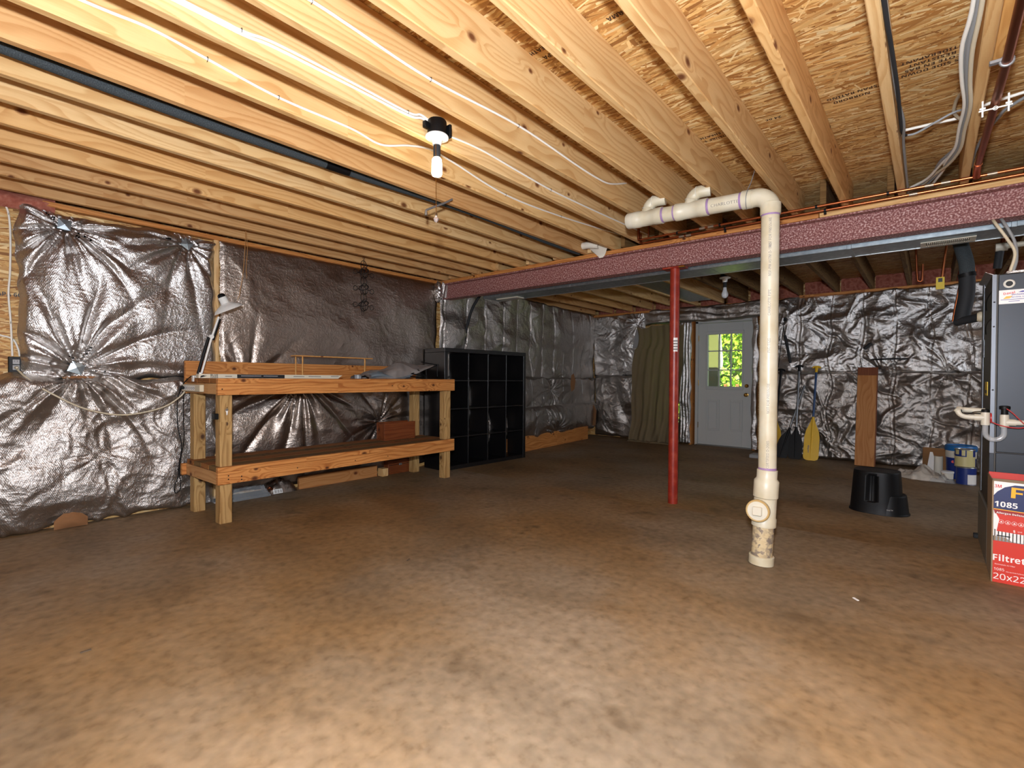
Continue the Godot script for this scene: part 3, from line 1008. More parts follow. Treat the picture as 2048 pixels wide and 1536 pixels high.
	var ur := foil("wide crumpled foil blanket above the paddles and the leaning board", g, bk, Z, -2.03, 1.15, 1.24, 2.375, 0.0125, M.foil_bright,
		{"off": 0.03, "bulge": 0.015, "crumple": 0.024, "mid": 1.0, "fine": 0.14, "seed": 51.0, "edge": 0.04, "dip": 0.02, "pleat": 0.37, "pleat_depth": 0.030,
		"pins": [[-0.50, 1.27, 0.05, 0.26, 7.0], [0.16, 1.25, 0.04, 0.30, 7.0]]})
	var lr := foil("wide crumpled foil blanket behind the paddles, down to the floor", g, bk, Z, -2.03, 1.15, 0.015, 1.255, 0.0125, M.foil,
		{"off": 0.04, "bulge": 0.03, "crumple": 0.026, "mid": 1.0, "fine": 0.16, "seed": 57.0, "edge": 0.04, "dip": 0.02, "pleat": 0.37, "pleat_depth": 0.024,
		"pins": [[0.16, 1.25, 0.07, 0.42, 7.0], [-1.2, 0.72, 0.03, 0.2, 6.0]]})
	# dark strips curving along the foil
	for q in [[-0.62, 1.42, 0.40, 0.02], [-0.50, 0.22, 0.36, -0.12]]:
		var s := curve([Vector3(q[0], q[1], -8.30), Vector3(q[0] + q[2] * 0.5, q[1] + q[3] * 0.3, -8.265), Vector3(q[0] + q[2], q[1] + q[3] * 0.2, -8.28)], 5)
		obj("dark_strip", mb().tube(s, 0.012, 6), M.iron_black, ur if q[1] > 1.24 else lr)

func overhead() -> void:
	# steel beam with a board on top
	var bm := thing("steel_beam", "long maroon primed steel I-beam carrying the joists across the room", "beam", Vector3(-1.0, 2.153, -4.405))
	var b := mb()
	b.span(Vector3(-4.0, 0, -0.065), Vector3(4.0, 0.013, 0.065), 0.002)
	b.span(Vector3(-4.0, 0.187, -0.065), Vector3(4.0, 0.2, 0.065), 0.002)
	b.span(Vector3(-4.0, 0.013, -0.005), Vector3(4.0, 0.187, 0.005), 0.001)
	obj("i_section", b, M.primer, bm)
	obj("nailing_board", mb().span(Vector3(-4.0, 0.201, -0.07), Vector3(0.345, 0.240, 0.07), 0.003, Vector2(0.4, 0.1)), M.fir, bm)
	obj("nailing_board", mb().span(Vector3(0.349, 0.201, -0.07), Vector3(4.0, 0.240, 0.07), 0.003, Vector2(1.9, 0.3)), M.joist_pine_3, bm)
	# red post
	var c := thing("steel_post", "slim red painted round steel post under the maroon beam", "post", Vector3(-1.79, 0, -4.417))
	obj("tube", mb().lathe([Vector2(0.0, 0.0), Vector2(0.043, 0.0), Vector2(0.0432, 0.05), Vector2(0.042, 1.0), Vector2(0.0425, 2.14), Vector2(0.0, 2.14)], 28), M.red_steel, c)
	obj("cap_plate", mb().span(Vector3(-0.10, 2.138, -0.055), Vector3(0.10, 2.1525, 0.055), 0.002), M.red_steel, c)
	obj("bent_tab", mb().span(Vector3(0.06, 2.132, 0.045), Vector3(0.115, 2.146, 0.075), 0.002), M.brass, c)
	var P := []
	for i in 2:
		var row := []
		for j in 7:
			var th := deg_to_rad(lerpf(28, 78, j / 6.0))
			row.append(Vector3(cos(th) * 0.0436, 1.385 + 0.125 * i, sin(th) * 0.0436))
		P.append(row)
	var st := obj("paper_label", mb().grid(P, Vector3(0.6, 0, 0.8)), M.print_white, c)
	for i in 4:
		obj("print_line", mb().span(Vector3(-0.02, 1.40 + i * 0.025, 0.0), Vector3(0.02, 1.412 + i * 0.025, 0.001), 0.0, ), M.ink_grey, c).transform = Transform3D(Basis(Vector3.UP, deg_to_rad(37)), Vector3(cos(deg_to_rad(53)) * 0.0428, 0, sin(deg_to_rad(53)) * 0.0428))
	# duct
	var d := thing("air_duct", "long flat galvanised sheet metal duct behind the maroon beam", "duct", Vector3(-0.9, 2.126, -4.65))
	obj("duct_body", mb().span(Vector3(-3.38, 0, -0.15), Vector3(3.9, 0.262, 0.147), 0.002), M.galvanised, d)
	for x in [-2.1, -0.62, 0.42, 1.30]:
		obj("drive_seam", mb().span(Vector3(x - 0.014, -0.003, -0.153), Vector3(x + 0.014, 0.262, 0.150), 0.002), M.galvanised, d)
	obj("bottom_flange", mb().span(Vector3(-3.38, -0.004, -0.156), Vector3(3.9, 0.006, -0.146), 0.001), M.tin, d)
	var v := thing("ceiling_register", "narrow white louvred air register under the galvanised duct", "vent", Vector3(0.082, 2.124, -4.684))
	var vb := mb()
	vb.span(Vector3(-0.148, -0.006, 0.052), Vector3(0.148, 0, 0.078), 0.002)
	vb.span(Vector3(-0.148, -0.006, -0.078), Vector3(0.148, 0, -0.052), 0.002)
	vb.span(Vector3(-0.148, -0.006, -0.052), Vector3(-0.116, 0, 0.052), 0.002)
	vb.span(Vector3(0.116, -0.006, -0.052), Vector3(0.148, 0, 0.052), 0.002)
	obj("frame", vb, M.pvc_white, v)
	obj("throat", mb().span(Vector3(-0.116, -0.002, -0.052), Vector3(0.116, -0.0005, 0.052), 0.0), M.iron_black, v)
	for i in 22:
		var x := lerpf(-0.108, 0.108, i / 21.0)
		obj("louvre", mb().box(Vector3.ZERO, Vector3(0.005, 0.009, 0.100), 0.001, Transform3D(Basis(Vector3(0, 0, 1), 0.5 if i < 11 else -0.5), Vector3(x, -0.005, 0))), M.pvc_white, v)
	var v2 := thing("white_vent", "small plain white register at the wall end of the duct", "vent", Vector3(-3.98, 2.124, -4.66))
	obj("frame", mb().span(Vector3(-0.17, -0.012, -0.075), Vector3(0.17, 0, 0.06), 0.004), M.pvc_white, v2)
	obj("damper_slot", mb().span(Vector3(-0.13, -0.014, -0.03), Vector3(0.13, -0.011, 0.02), 0.001), M.print_grey, v2)
	# far bay duct strip between joists
	tag(obj("bay_pan", mb().span(Vector3(-3.03, 2.41, -8.1), Vector3(-2.67, 2.42, -4.9), 0.002), M.galvanised), "sheet metal pan closing a joist bay beyond the duct", "duct")
	# black foam insulated line
	var pts := []
	for i in 40:
		var z := lerpf(1.9, -4.30, i / 39.0)
		var f := clampf((-z) / 4.3, 0, 1)
		pts.append(Vector3(-2.865 + 0.11 * smoothstep(0.4, 0.75, f), 2.455 - 0.03 * f + 0.012 * sin(z * 2.1), z))
	var h := thing("insulated_line", "long black foam covered pipe running between the joists to the beam", "pipe", Vector3(-2.8, 2.42, -2.0))
	for i in pts.size():
		pts[i] -= h.position
	obj("foam_sleeve", mb().tube(pts, 0.027, 14), M.foam_hose, h)
	obj("tape_wrap", mb().tube([pts[22], pts[23]], 0.0285, 14), M.black_plastic, h)
	# hook by the line
	var hk := thing("pipe_hook", "small bent steel hook hanging beside the black foam pipe", "hook", Vector3(-2.6, 2.395, -2.41))
	obj("strap", mb().tube(curve([Vector3(0, 0.0, 0), Vector3(0.005, -0.05, 0.08), Vector3(0.01, -0.125, 0.215), Vector3(0.012, -0.145, 0.245), Vector3(0.014, -0.165, 0.248)], 5), 0.007, 8), M.strap_grey, hk)
	obj("end_plug", mb().lathe([Vector2(0, 0), Vector2(0.010, 0), Vector2(0.010, 0.02), Vector2(0, 0.022)], 10, Transform3D(Basis.IDENTITY, Vector3(0.014, -0.178, 0.248))), M.tin, hk)
	# lamp holder with the burning bulb
	var L := thing("lamp_holder", "lit pull chain lamp holder with a white bulb under the joists", "light", Vector3(-1.99, 2.395, -1.735))
	obj("junction_box", mb().lathe([Vector2(0.0, 0.082), Vector2(0.046, 0.082), Vector2(0.05, 0.076), Vector2(0.050, 0.004), Vector2(0.0, 0.004)], 22), M.black_plastic, L)
	obj("box_ear", mb().span(Vector3(-0.03, 0.03, 0.045), Vector3(-0.005, 0.062, 0.075), 0.004), M.black_plastic, L)
	obj("box_ear", mb().span(Vector3(0.02, 0.0, -0.062), Vector3(0.05, 0.07, -0.045), 0.004), M.black_plastic, L)
	obj("porcelain_base", mb().lathe([Vector2(0.0, 0.004), Vector2(0.056, 0.004), Vector2(0.061, -0.002), Vector2(0.060, -0.008), Vector2(0.045, -0.012), Vector2(0.030, -0.018), Vector2(0.025, -0.030), Vector2(0.022, -0.046), Vector2(0.0, -0.046)], 28), M.porcelain, L)
	obj("socket_adapter", mb().lathe([Vector2(0.0, -0.046), Vector2(0.017, -0.046), Vector2(0.019, -0.052), Vector2(0.019, -0.10), Vector2(0.016, -0.110), Vector2(0.0, -0.110)], 18), M.black_rubber, L)
	obj("bulb", mb().lathe([Vector2(0.0, -0.108), Vector2(0.018, -0.110), Vector2(0.025, -0.120), Vector2(0.027, -0.140), Vector2(0.0275, -0.195), Vector2(0.024, -0.204), Vector2(0.0, -0.206)], 22), M.bulb_glow, L)
	var ol := OmniLight3D.new()
	ol.name = "bulb_light"
	L.add_child(ol)
	ol.position = Vector3(0, -0.16, 0)
	ol.light_energy = 0.07
	ol.light_color = rgb(255, 240, 206)
	ol.light_size = 0.025
	ol.omni_range = 20.0
	ol.omni_attenuation = 2.0
	ol.shadow_enabled = true
	var ch := []
	for i in 14:
		ch.append(Vector3(0.012 + 0.0004 * i, lerpf(-0.05, -0.405, i / 13.0), 0.018))
	obj("pull_chain", mb().tube(ch, 0.0018, 6), M.brass, L)
	obj("chain_bell", mb().lathe([Vector2(0.0, -0.40), Vector2(0.004, -0.402), Vector2(0.007, -0.418), Vector2(0.0, -0.42)], 10, Transform3D(Basis.IDENTITY, Vector3(0.017, 0, 0.018))), M.chrome, L)
	obj("crystal_drop", mb().lathe([Vector2(0.0, -0.418), Vector2(0.008, -0.424), Vector2(0.015, -0.438), Vector2(0.010, -0.450), Vector2(0.0, -0.458)], 7, Transform3D(Basis.IDENTITY, Vector3(0.017, 0, 0.018))), M.crystal, L)
	var L2 := thing("lamp_holder", "unlit lamp holder with a plain round bulb beyond the duct", "light", Vector3(-1.955, 2.43, -6.39))
	obj("junction_box", mb().lathe([Vector2(0.0, 0.06), Vector2(0.055, 0.06), Vector2(0.055, -0.028), Vector2(0.0, -0.028)], 18), M.black_plastic, L2)
	obj("porcelain_base", mb().lathe([Vector2(0.0, -0.028), Vector2(0.064, -0.03), Vector2(0.064, -0.042), Vector2(0.032, -0.05), Vector2(0.026, -0.09), Vector2(0.0, -0.09)], 22), M.porcelain, L2)
	obj("socket_adapter", mb().lathe([Vector2(0.0, -0.09), Vector2(0.021, -0.09), Vector2(0.021, -0.155), Vector2(0.0, -0.155)], 14), M.black_rubber, L2)
	obj("bulb", mb().lathe([Vector2(0.0, -0.153), Vector2(0.018, -0.155), Vector2(0.021, -0.18), Vector2(0.033, -0.215), Vector2(0.039, -0.24), Vector2(0.034, -0.268), Vector2(0.018, -0.284), Vector2(0.0, -0.288)], 20), M.bulb_off, L2)
	obj("pull_chain", mb().tube([Vector3(0.03, -0.09, 0.02), Vector3(0.032, -0.22, 0.022), Vector3(0.034, -0.36, 0.022)], 0.002, 6), M.brass, L2)
	cables()

func cable(called: String, label: String, pts: Array, r: float, m: Material, staples := [], out := Vector3(1, 0, 0)) -> void:
	var o := thing(called, label, "cable", pts[0])
	var q := []
	for p in curve(pts, 7):
		q.append(p - pts[0])
	obj("sheath", mb().tube(q, r, 8), m, o)
	for i in staples:
		var p: Vector3 = pts[i] - pts[0]
		obj("staple", mb().tube([p + Vector3(-0.004, r * 1.7, 0), p + out * r * 1.15 + Vector3(0, r * 1.1, 0), p + out * r * 1.15 - Vector3(0, r * 1.1, 0), p + Vector3(-0.004, -r * 1.7, 0)], 0.0013, 5), M.staple, o)

func cables() -> void:
	var x := -2.352
	cable("white_cable", "white cable wandering along a joist left of the lit bulb, stapled", [Vector3(x, 2.50, 0.9), Vector3(x, 2.475, 0.2), Vector3(x, 2.482, -0.37), Vector3(x, 2.492, -0.575), Vector3(x, 2.472, -0.775), Vector3(x, 2.441, -1.075), Vector3(x, 2.444, -1.45), Vector3(x, 2.427, -1.64), Vector3(x, 2.49, -1.83), Vector3(x, 2.528, -2.0), Vector3(x, 2.512, -2.19), Vector3(x, 2.453, -2.70), Vector3(x, 2.475, -3.4), Vector3(x, 2.555, -4.43)], 0.0062, M.cable_white, [4, 5, 11, 12])
	x = -2.042
	cable("white_cable", "pair partner white cable running to the lit lamp's box, upper one", [Vector3(x, 2.46, 0.9), Vector3(x, 2.462, -0.57), Vector3(x, 2.462, -0.79), Vector3(x, 2.480, -0.92), Vector3(x, 2.482, -1.26), Vector3(x, 2.478, -1.585), Vector3(x + 0.01, 2.492, -1.66), Vector3(-2.02, 2.474, -1.715)], 0.0062, M.cable_white, [2, 5])
	cable("white_cable", "pair partner white cable running to the lit lamp's box, lower one", [Vector3(x, 2.447, 0.9), Vector3(x, 2.449, -0.57), Vector3(x, 2.449, -0.79), Vector3(x, 2.462, -0.92), Vector3(x, 2.463, -1.26), Vector3(x, 2.464, -1.585), Vector3(x + 0.012, 2.475, -1.66), Vector3(-2.01, 2.462, -1.70)], 0.0062, M.cable_white)
	cable("white_cable", "white cable leaving the lit lamp's box toward the pipe end", [Vector3(-2.03, 2.43, -1.79), Vector3(x, 2.462, -1.86), Vector3(x, 2.478, -2.12), Vector3(x, 2.464, -2.45), Vector3(x, 2.450, -2.825), Vector3(x, 2.457, -3.3), Vector3(x, 2.475, -3.94), Vector3(x, 2.49, -4.4)], 0.0060, M.cable_white, [1, 4])
	x = -1.732
	cable("white_cable", "white cable along the joist right of the lit bulb, bending into the dark bay", [Vector3(x, 2.51, 0.9), Vector3(x, 2.498, -0.4), Vector3(x, 2.495, -0.91), Vector3(x, 2.489, -1.07), Vector3(x, 2.472, -1.47), Vector3(x, 2.508, -2.09), Vector3(x, 2.488, -2.66), Vector3(x, 2.485, -2.91), Vector3(x, 2.50, -3.1), Vector3(x - 0.01, 2.585, -3.36), Vector3(x - 0.05, 2.61, -3.40)], 0.0060, M.cable_white, [2, 4, 5])
	# bundle on the joist at the right
	for i in 5:
		var m: Material = [M.cable_white, M.cable_grey, M.cable_cream, M.cable_grey, M.cable_white][i]
		var ox: float = [-0.024, -0.012, -0.004, -0.018, -0.006][i]
		var oy: float = [0.004, -0.004, -0.012, 0.012, 0.008][i]
		var lab: String = ["leftmost white cable of the bundle strapped along the right hand joist", "grey cable beside the white one in the right hand bundle", "cream cable lowest in the bundle along the right hand joist",
			"grey cable behind the others in the right hand bundle", "white cable nearest the wood in the right hand bundle"][i]
		var w := 0.012 * sin(i * 2.1)
		cable("bundle_cable", lab, [Vector3(0.12 + ox, 2.405 + oy, 0.8), Vector3(0.118 + ox, 2.40 + oy, -1.6), Vector3(0.12 + ox, 2.392 + oy, -2.24), Vector3(0.113 + ox * 1.5, 2.392 + oy, -2.54 + w), Vector3(0.117 + ox * 1.3, 2.39 + oy, -2.8), Vector3(0.128 + ox, 2.385 + oy, -3.05), Vector3(0.12 + ox, 2.392 + oy, -3.33), Vector3(0.113 + ox, 2.40 + oy, -3.62), Vector3(0.10 + ox * 2.0 - i * 0.012, 2.43 + oy, -3.92), Vector3(0.05 - i * 0.02, 2.46, -4.12 - 0.03 * i), Vector3(0.0 - i * 0.03, 2.47, -4.40)], 0.0078, m, [])
	cable("white_cable", "white cable crossing the bays at the right through the joists", [Vector3(-0.14, 2.55, -3.58), Vector3(0.0, 2.555, -3.60), Vector3(0.116, 2.555, -3.605), Vector3(0.19, 2.555, -3.53), Vector3(0.335, 2.555, -3.49), Vector3(0.8, 2.56, -3.4)], 0.0078, M.cable_white)
	cable("white_cable", "short white loop dropping from the right hand bundle to the crossing cable", [Vector3(0.112, 2.42, -2.98), Vector3(0.105, 2.47, -3.08), Vector3(0.085, 2.53, -3.30), Vector3(0.078, 2.545, -3.48), Vector3(0.10, 2.545, -3.585), Vector3(0.118, 2.545, -3.60)], 0.0078, M.cable_cream)
	cable("grey_cable", "thin sagging grey cable just under the white crossing cable", [Vector3(-0.14, 2.49, -3.49), Vector3(-0.08, 2.49, -3.51), Vector3(0.0, 2.51, -3.48), Vector3(0.075, 2.535, -3.47), Vector3(0.12, 2.55, -3.50)], 0.006, M.cable_grey)
	cable("grey_cable", "grey cable slanting down past the thick copper pipe", [Vector3(0.75, 2.53, -3.0), Vector3(0.33, 2.50, -3.42), Vector3(0.25, 2.495, -3.59), Vector3(0.193, 2.49, -3.93), Vector3(0.18, 2.48, -4.25)], 0.0078, M.cable_grey)
	x = -0.128
	cable("black_cable", "black cable beside two pale ones under the joist left of the bundle", [Vector3(x - 0.006, 2.402, 0.8), Vector3(x - 0.006, 2.398, -1.5), Vector3(x - 0.004, 2.392, -2.11), Vector3(x, 2.40, -2.38), Vector3(x + 0.004, 2.405, -2.75), Vector3(x, 2.42, -3.2), Vector3(x, 2.47, -3.42), Vector3(x + 0.01, 2.485, -3.49)], 0.0075, M.black_rubber)
	cable("grey_cable", "grey cable hugging the joist beside the black one", [Vector3(x - 0.004, 2.415, 0.8), Vector3(x - 0.004, 2.415, -2.2), Vector3(x - 0.003, 2.42, -2.8), Vector3(x + 0.012, 2.42, -3.15), Vector3(x, 2.43, -3.5), Vector3(x - 0.002, 2.42, -4.2), Vector3(x - 0.002, 2.41, -4.45)], 0.0065, M.cable_grey)
	cable("white_cable", "white cable above the black one on the same joist", [Vector3(x - 0.004, 2.44, 0.8), Vector3(x - 0.004, 2.438, -2.2), Vector3(x - 0.003, 2.445, -2.9), Vector3(x - 0.002, 2.47, -3.5), Vector3(x - 0.002, 2.44, -4.1), Vector3(x - 0.002, 2.425, -4.45)], 0.006, M.cable_cream)

func pipes() -> void:
	# white drain stack
	var s := thing("drain_pipe", "big white plastic drain pipe with clean-out, rising from the floor and bending along the joists", "pipe", Vector3(-0.783, 0, -3.32))
	var ax := along(Vector3.ZERO, Vector3(0.026, 0.58, -0.012))
	obj("floor_hub", mb().lathe([Vector2(0.0, 0.0), Vector2(0.066, 0.0), Vector2(0.071, 0.004), Vector2(0.071, 0.052), Vector2(0.066, 0.056), Vector2(0.06, 0.056)], 32, ax), M.pvc, s)
	obj("stub_pipe", mb().lathe([Vector2(0.0600, 0.05), Vector2(0.0600, 0.26)], 32, ax), M.pvc_stained, s)
	var tee := mb().lathe([Vector2(0.06, 0.236), Vector2(0.069, 0.238), Vector2(0.069, 0.285), Vector2(0.064, 0.292), Vector2(0.064, 0.41), Vector2(0.070, 0.416), Vector2(0.070, 0.462), Vector2(0.062, 0.464)], 32, ax)
	var pf := Vector3(0.03, 0.0, 1.0).normalized()
	var pc := Vector3(-0.003, 0.345, -0.004)
	var px := Transform3D(Basis(Vector3(1, 0, -0.03).normalized(), pf, Vector3(0, -1, 0)), pc)
	tee.lathe([Vector2(0.056, 0.0), Vector2(0.058, 0.075), Vector2(0.066, 0.077), Vector2(0.066, 0.098), Vector2(0.060, 0.100)], 30, px)
	obj("cleanout_tee", tee, M.pvc, s)
	obj("thread_ring", mb().lathe([Vector2(0.066, 0.094), Vector2(0.067, 0.100), Vector2(0.064, 0.104), Vector2(0.056, 0.103)], 30, px), M.pvc_yellow, s)
	var plug := mb().lathe([Vector2(0.057, 0.098), Vector2(0.056, 0.104), Vector2(0.0, 0.104)], 30, px)
	plug.box(Vector3(0, 0.112, 0), Vector3(0.052, 0.022, 0.052), 0.004, px)
	obj("cleanout_plug", plug, M.pvc_white, s)
	obj("reducer", mb().lathe([Vector2(0.062, 0.462), Vector2(0.070, 0.462), Vector2(0.070, 0.515), Vector2(0.0575, 0.530), Vector2(0.0575, 0.582), Vector2(0.053, 0.584), Vector2(0.05, 0.584)], 32, ax), M.pvc, s)
	var c := Vector3(0.026, 0, -0.012)
	obj("primer_band", mb().lathe([Vector2(0.0515, 0.575), Vector2(0.0515, 0.596)], 28, Transform3D(Basis.IDENTITY, c)), M.primer_purple, s)
	obj("riser", mb().lathe([Vector2(0.0508, 0.56), Vector2(0.0508, 2.17)], 32, Transform3D(Basis.IDENTITY, c)), M.pvc, s)
	var face := Vector3(0.222, 0, 0.975)
	for q in [[0.68, "CERTIFIED D-2665"], [1.02, "NOT FOR PRESSURE"], [1.34, "PVC-1120"], [1.60, "CHARLOTTE PIPE"], [1.90, "NSF-PW ASTM D-1785"], [2.02, "NOT FOR PRESSURE"]]:
		text(s, q[1], 0.015, M.ink_grey, facing(Vector3.UP, face, c + Vector3(0, q[0] if q[0] != 1.90 else 1.86, 0) + face * 0.0512 + Vector3(0, 0, 0)), 400, "pipe_print")
	var ey := 2.262
	var el := [c + Vector3(0, 2.14, 0), c + Vector3(0, 2.18, 0)]
	el.append_array(arc(c + Vector3(-0.085, ey - 0.085, 0), Vector3(1, 0, 0), Vector3(0, 1, 0), 0.085, 0, 90, 10))
	el.append(c + Vector3(-0.13, ey, 0))
	obj("elbow", mb().tube(el, 0.055, 28), M.pvc, s)
	obj("elbow_hub", mb().lathe([Vector2(0.05, 2.145), Vector2(0.0575, 2.145), Vector2(0.0575, 2.208), Vector2(0.052, 2.212)], 30, Transform3D(Basis.IDENTITY, c)), M.pvc, s)
	obj("primer_band", mb().lathe([Vector2(0.0513, 2.130), Vector2(0.0513, 2.146)], 28, Transform3D(Basis.IDENTITY, c)), M.primer_purple, s)
	# along x, rising a little to the left
	var h0 := c + Vector3(-0.10, ey, 0)
	var h1 := Vector3(-0.925, 2.288, -0.012)
	var hx := along(h0, h1)
	obj("elbow_hub", mb().lathe([Vector2(0.05, 0.0), Vector2(0.0575, 0.0), Vector2(0.0575, 0.06), Vector2(0.052, 0.062)], 30, hx), M.pvc, s)
	obj("primer_band", mb().lathe([Vector2(0.0513, 0.06), Vector2(0.0513, 0.075)], 28, hx), M.primer_purple, s)
	obj("branch_pipe", mb().lathe([Vector2(0.0508, 0.04), Vector2(0.0508, 0.80)], 32, hx), M.pvc, s)
	var f2 := Vector3(0, -0.28, 0.96).normalized()
	text(s, "CHARLOTTE", 0.018, M.ink_grey, facing((h0 - h1), f2, h0.lerp(h1, 0.185) + f2 * 0.0514), 400, "pipe_print", 1.3)
	for k in 2:
		var t0: float = [0.275, 0.585][k]
		obj("tee_fitting", mb().lathe([Vector2(0.05, t0), Vector2(0.0575, t0), Vector2(0.0575, t0 + 0.055), Vector2(0.055, t0 + 0.058), Vector2(0.055, t0 + 0.17), Vector2(0.0575, t0 + 0.173), Vector2(0.0575, t0 + 0.215), Vector2(0.05, t0 + 0.215)], 30, hx), M.pvc, s)
		obj("primer_band", mb().lathe([Vector2(0.0513, t0 - 0.014), Vector2(0.0513, t0 + 0.002)], 28, hx), M.primer_purple, s)
		if k == 0:
			obj("primer_band", mb().lathe([Vector2(0.0513, t0 + 0.213), Vector2(0.0513, t0 + 0.228)], 28, hx), M.primer_purple, s)
		var o := hx * Vector3(0, t0 + 0.115, 0)
		var br := [o + Vector3(0, 0.02, 0), o + Vector3(0, 0.05, 0)]
		br.append_array(arc(o + Vector3(0.06, 0.052, -0.01), Vector3(-1, 0, 0), Vector3(0, 1, -0.1), 0.062, 4, 90, 8))
		br.append(o + Vector3(0.12, 0.115, -0.03))
		obj("branch_elbow", mb().tube(br, 0.040, 22), M.pvc, s)
		obj("bright_rim", mb().tube(ring(br[3], (br[4] - br[2]).cross(Vector3(0, 0, 1)).normalized(), Vector3(0, 0, 1), 0.041, 22), 0.0035, 6), M.pvc_white, s)
		obj("bright_rim", mb().tube(ring(br[8], Vector3(0, 1, 0), Vector3(0, 0, 1), 0.041, 22), 0.0035, 6), M.pvc_white, s)
	obj("end_cap", mb().lathe([Vector2(0.05, 0.792), Vector2(0.0565, 0.795), Vector2(0.0565, 0.846), Vector2(0.052, 0.852), Vector2(0.0, 0.852)], 30, hx), M.pvc_white, s)
	var st := c + Vector3(-0.13, ey, 0)
	obj("hanger_strap", mb().tube(curve([st + Vector3(-0.004, -0.06, 0.012), st + Vector3(0.0, -0.04, 0.045), st + Vector3(0.004, 0.0, 0.060), st + Vector3(0.012, 0.05, 0.046), st + Vector3(0.024, 0.10, 0.02), st + Vector3(0.045, 0.20, 0.0)], 5), 0.010, 4, true, 0.25), M.strap_grey, s)
	# copper lines on the front edge of the beam board
	var y := 2.379
	var cu := thing("copper_pipe", "upper thin copper water line under the joists along the beam", "pipe", Vector3(-1.0, y, -4.135))
	obj("tube_run", mb().tube([Vector3(-0.985, 0.002, 0), Vector3(0.3, 0.0, 0), Vector3(3.2, 0.0, 0)], 0.0095, 12), M.copper, cu)
	obj("elbow", mb().tube(curve([Vector3(-0.985, 0.002, 0), Vector3(-1.01, 0.004, 0), Vector3(-1.016, 0.02, 0), Vector3(-1.016, 0.10, 0)], 5), 0.012, 10), M.old_copper, cu)
	for x in [-0.92, 0.0]:
		obj("drop", mb().tube([Vector3(x, 0, 0), Vector3(x, 0.13, 0)], 0.008, 8), M.old_copper, cu)
	for x in [-0.45, -0.38, 0.98, 1.06, 1.27]:
		obj("coupling", mb().lathe([Vector2(0.0, -0.022), Vector2(0.0115, -0.022), Vector2(0.0118, 0.022), Vector2(0.0, 0.022)], 12, Transform3D(Basis(Vector3(0, 0, 1), PI / 2), Vector3(x, 0, 0))), M.solder, cu)
	for x in [-0.66, -0.31, 0.36, 0.77]:
		obj("clip", mb().lathe([Vector2(0.0, -0.007), Vector2(0.0135, -0.007), Vector2(0.0135, 0.007), Vector2(0.0, 0.007)], 10, Transform3D(Basis(Vector3(0, 0, 1), PI / 2), Vector3(x, 0, 0))), M.black_plastic, cu)
	var c2 := thing("copper_pipe", "lower thin copper water line resting just above the beam edge", "pipe", Vector3(-1.0, 2.372, -4.235))
	obj("tube_run", mb().tube([Vector3(-1.02, 0.004, 0), Vector3(0.3, 0.0, 0), Vector3(3.2, 0.0, 0)], 0.0095, 12), M.copper, c2)
	obj("elbow", mb().tube(curve([Vector3(-1.02, 0.004, 0), Vector3(-1.04, 0.008, 0), Vector3(-1.045, 0.025, 0), Vector3(-1.045, 0.09, 0)], 5), 0.012, 10), M.old_copper, c2)
	for x in [-0.66, -0.60, 0.90]:
		obj("coupling", mb().lathe([Vector2(0.0, -0.022), Vector2(0.0115, -0.022), Vector2(0.0118, 0.022), Vector2(0.0, 0.022)], 12, Transform3D(Basis(Vector3(0, 0, 1), PI / 2), Vector3(x, 0, 0))), M.solder, c2)
	for x in [-0.30, 0.40]:
		var cl := mb().lathe([Vector2(0.0, -0.007), Vector2(0.0135, -0.007), Vector2(0.0135, 0.007), Vector2(0.0, 0.007)], 10, Transform3D(Basis(Vector3(0, 0, 1), PI / 2), Vector3(x, 0, 0)))
		cl.span(Vector3(x - 0.008, -0.028, -0.012), Vector3(x + 0.008, -0.006, 0.004), 0.002)
		obj("clip", cl, M.black_plastic, c2)
	var ri := thing("copper_pipe", "thick dark copper pipe running toward the camera at the upper right", "pipe", Vector3(0.2, y, -4.135))
	obj("tube_run", mb().tube([Vector3(0.002, 0.03, -0.0), Vector3(0.0, 0.02, 0.25), Vector3(0.012, -0.01, 1.45), Vector3(0.02, -0.01, 4.5)], 0.0165, 14), M.old_copper, ri)
	obj("tee_fitting", mb().tube([Vector3(0, 0.0, 0.0), Vector3(0.0, 0.022, 0.10), Vector3(0.0, 0.022, 0.17)], 0.0185, 14), M.copper, ri)
	var p1 := Vector3(0.0115, -0.01, 1.44)
	obj("pipe_strap", mb().tube(ring(p1, Vector3(1, 0, 0), Vector3(0, 1, 0), 0.0185, 16), 0.006, 6).span(p1 + Vector3(-0.05, 0.0, -0.012), p1 + Vector3(-0.012, 0.012, 0.012), 0.002), M.strap_grey, ri)
	var p2 := Vector3(0.008, -0.005, 1.05)
	var hb := mb()
	hb.tube([p2 + Vector3(-0.055, -0.022, 0), p2 + Vector3(0.055, -0.022, 0)], 0.0035, 6)
	for x in [-0.042, 0.042]:
		hb.tube([p2 + Vector3(x, 0.03, 0), p2 + Vector3(x, -0.05, 0)], 0.004, 6)
		hb.tube([p2 + Vector3(x - 0.01, -0.012, 0), p2 + Vector3(x + 0.01, -0.012, 0)], 0.005, 6)
	hb.tube(ring(p2 + Vector3(0, -0.022, 0), Vector3(1, 0, 0), Vector3(0, 1, 0), 0.008, 10), 0.002, 5)
	obj("ground_clamp", hb, M.cable_white, ri)
	tag(obj("nailer_block", mb().span(Vector3(0.174, 2.42, -2.80), Vector3(0.214, 2.612, -1.2), 0.003, Vector2(2.0, 0.2)), M.dowel), "pale new timber nailer beside the right hand joist", "timber")
	tag(obj("nailer_block", mb().span(Vector3(0.134, 2.396, -4.64), Vector3(0.174, 2.612, -4.56), 0.003, Vector2(0.4, 0.3)), M.fir), "short timber block behind the beam in the right hand bay", "timber")
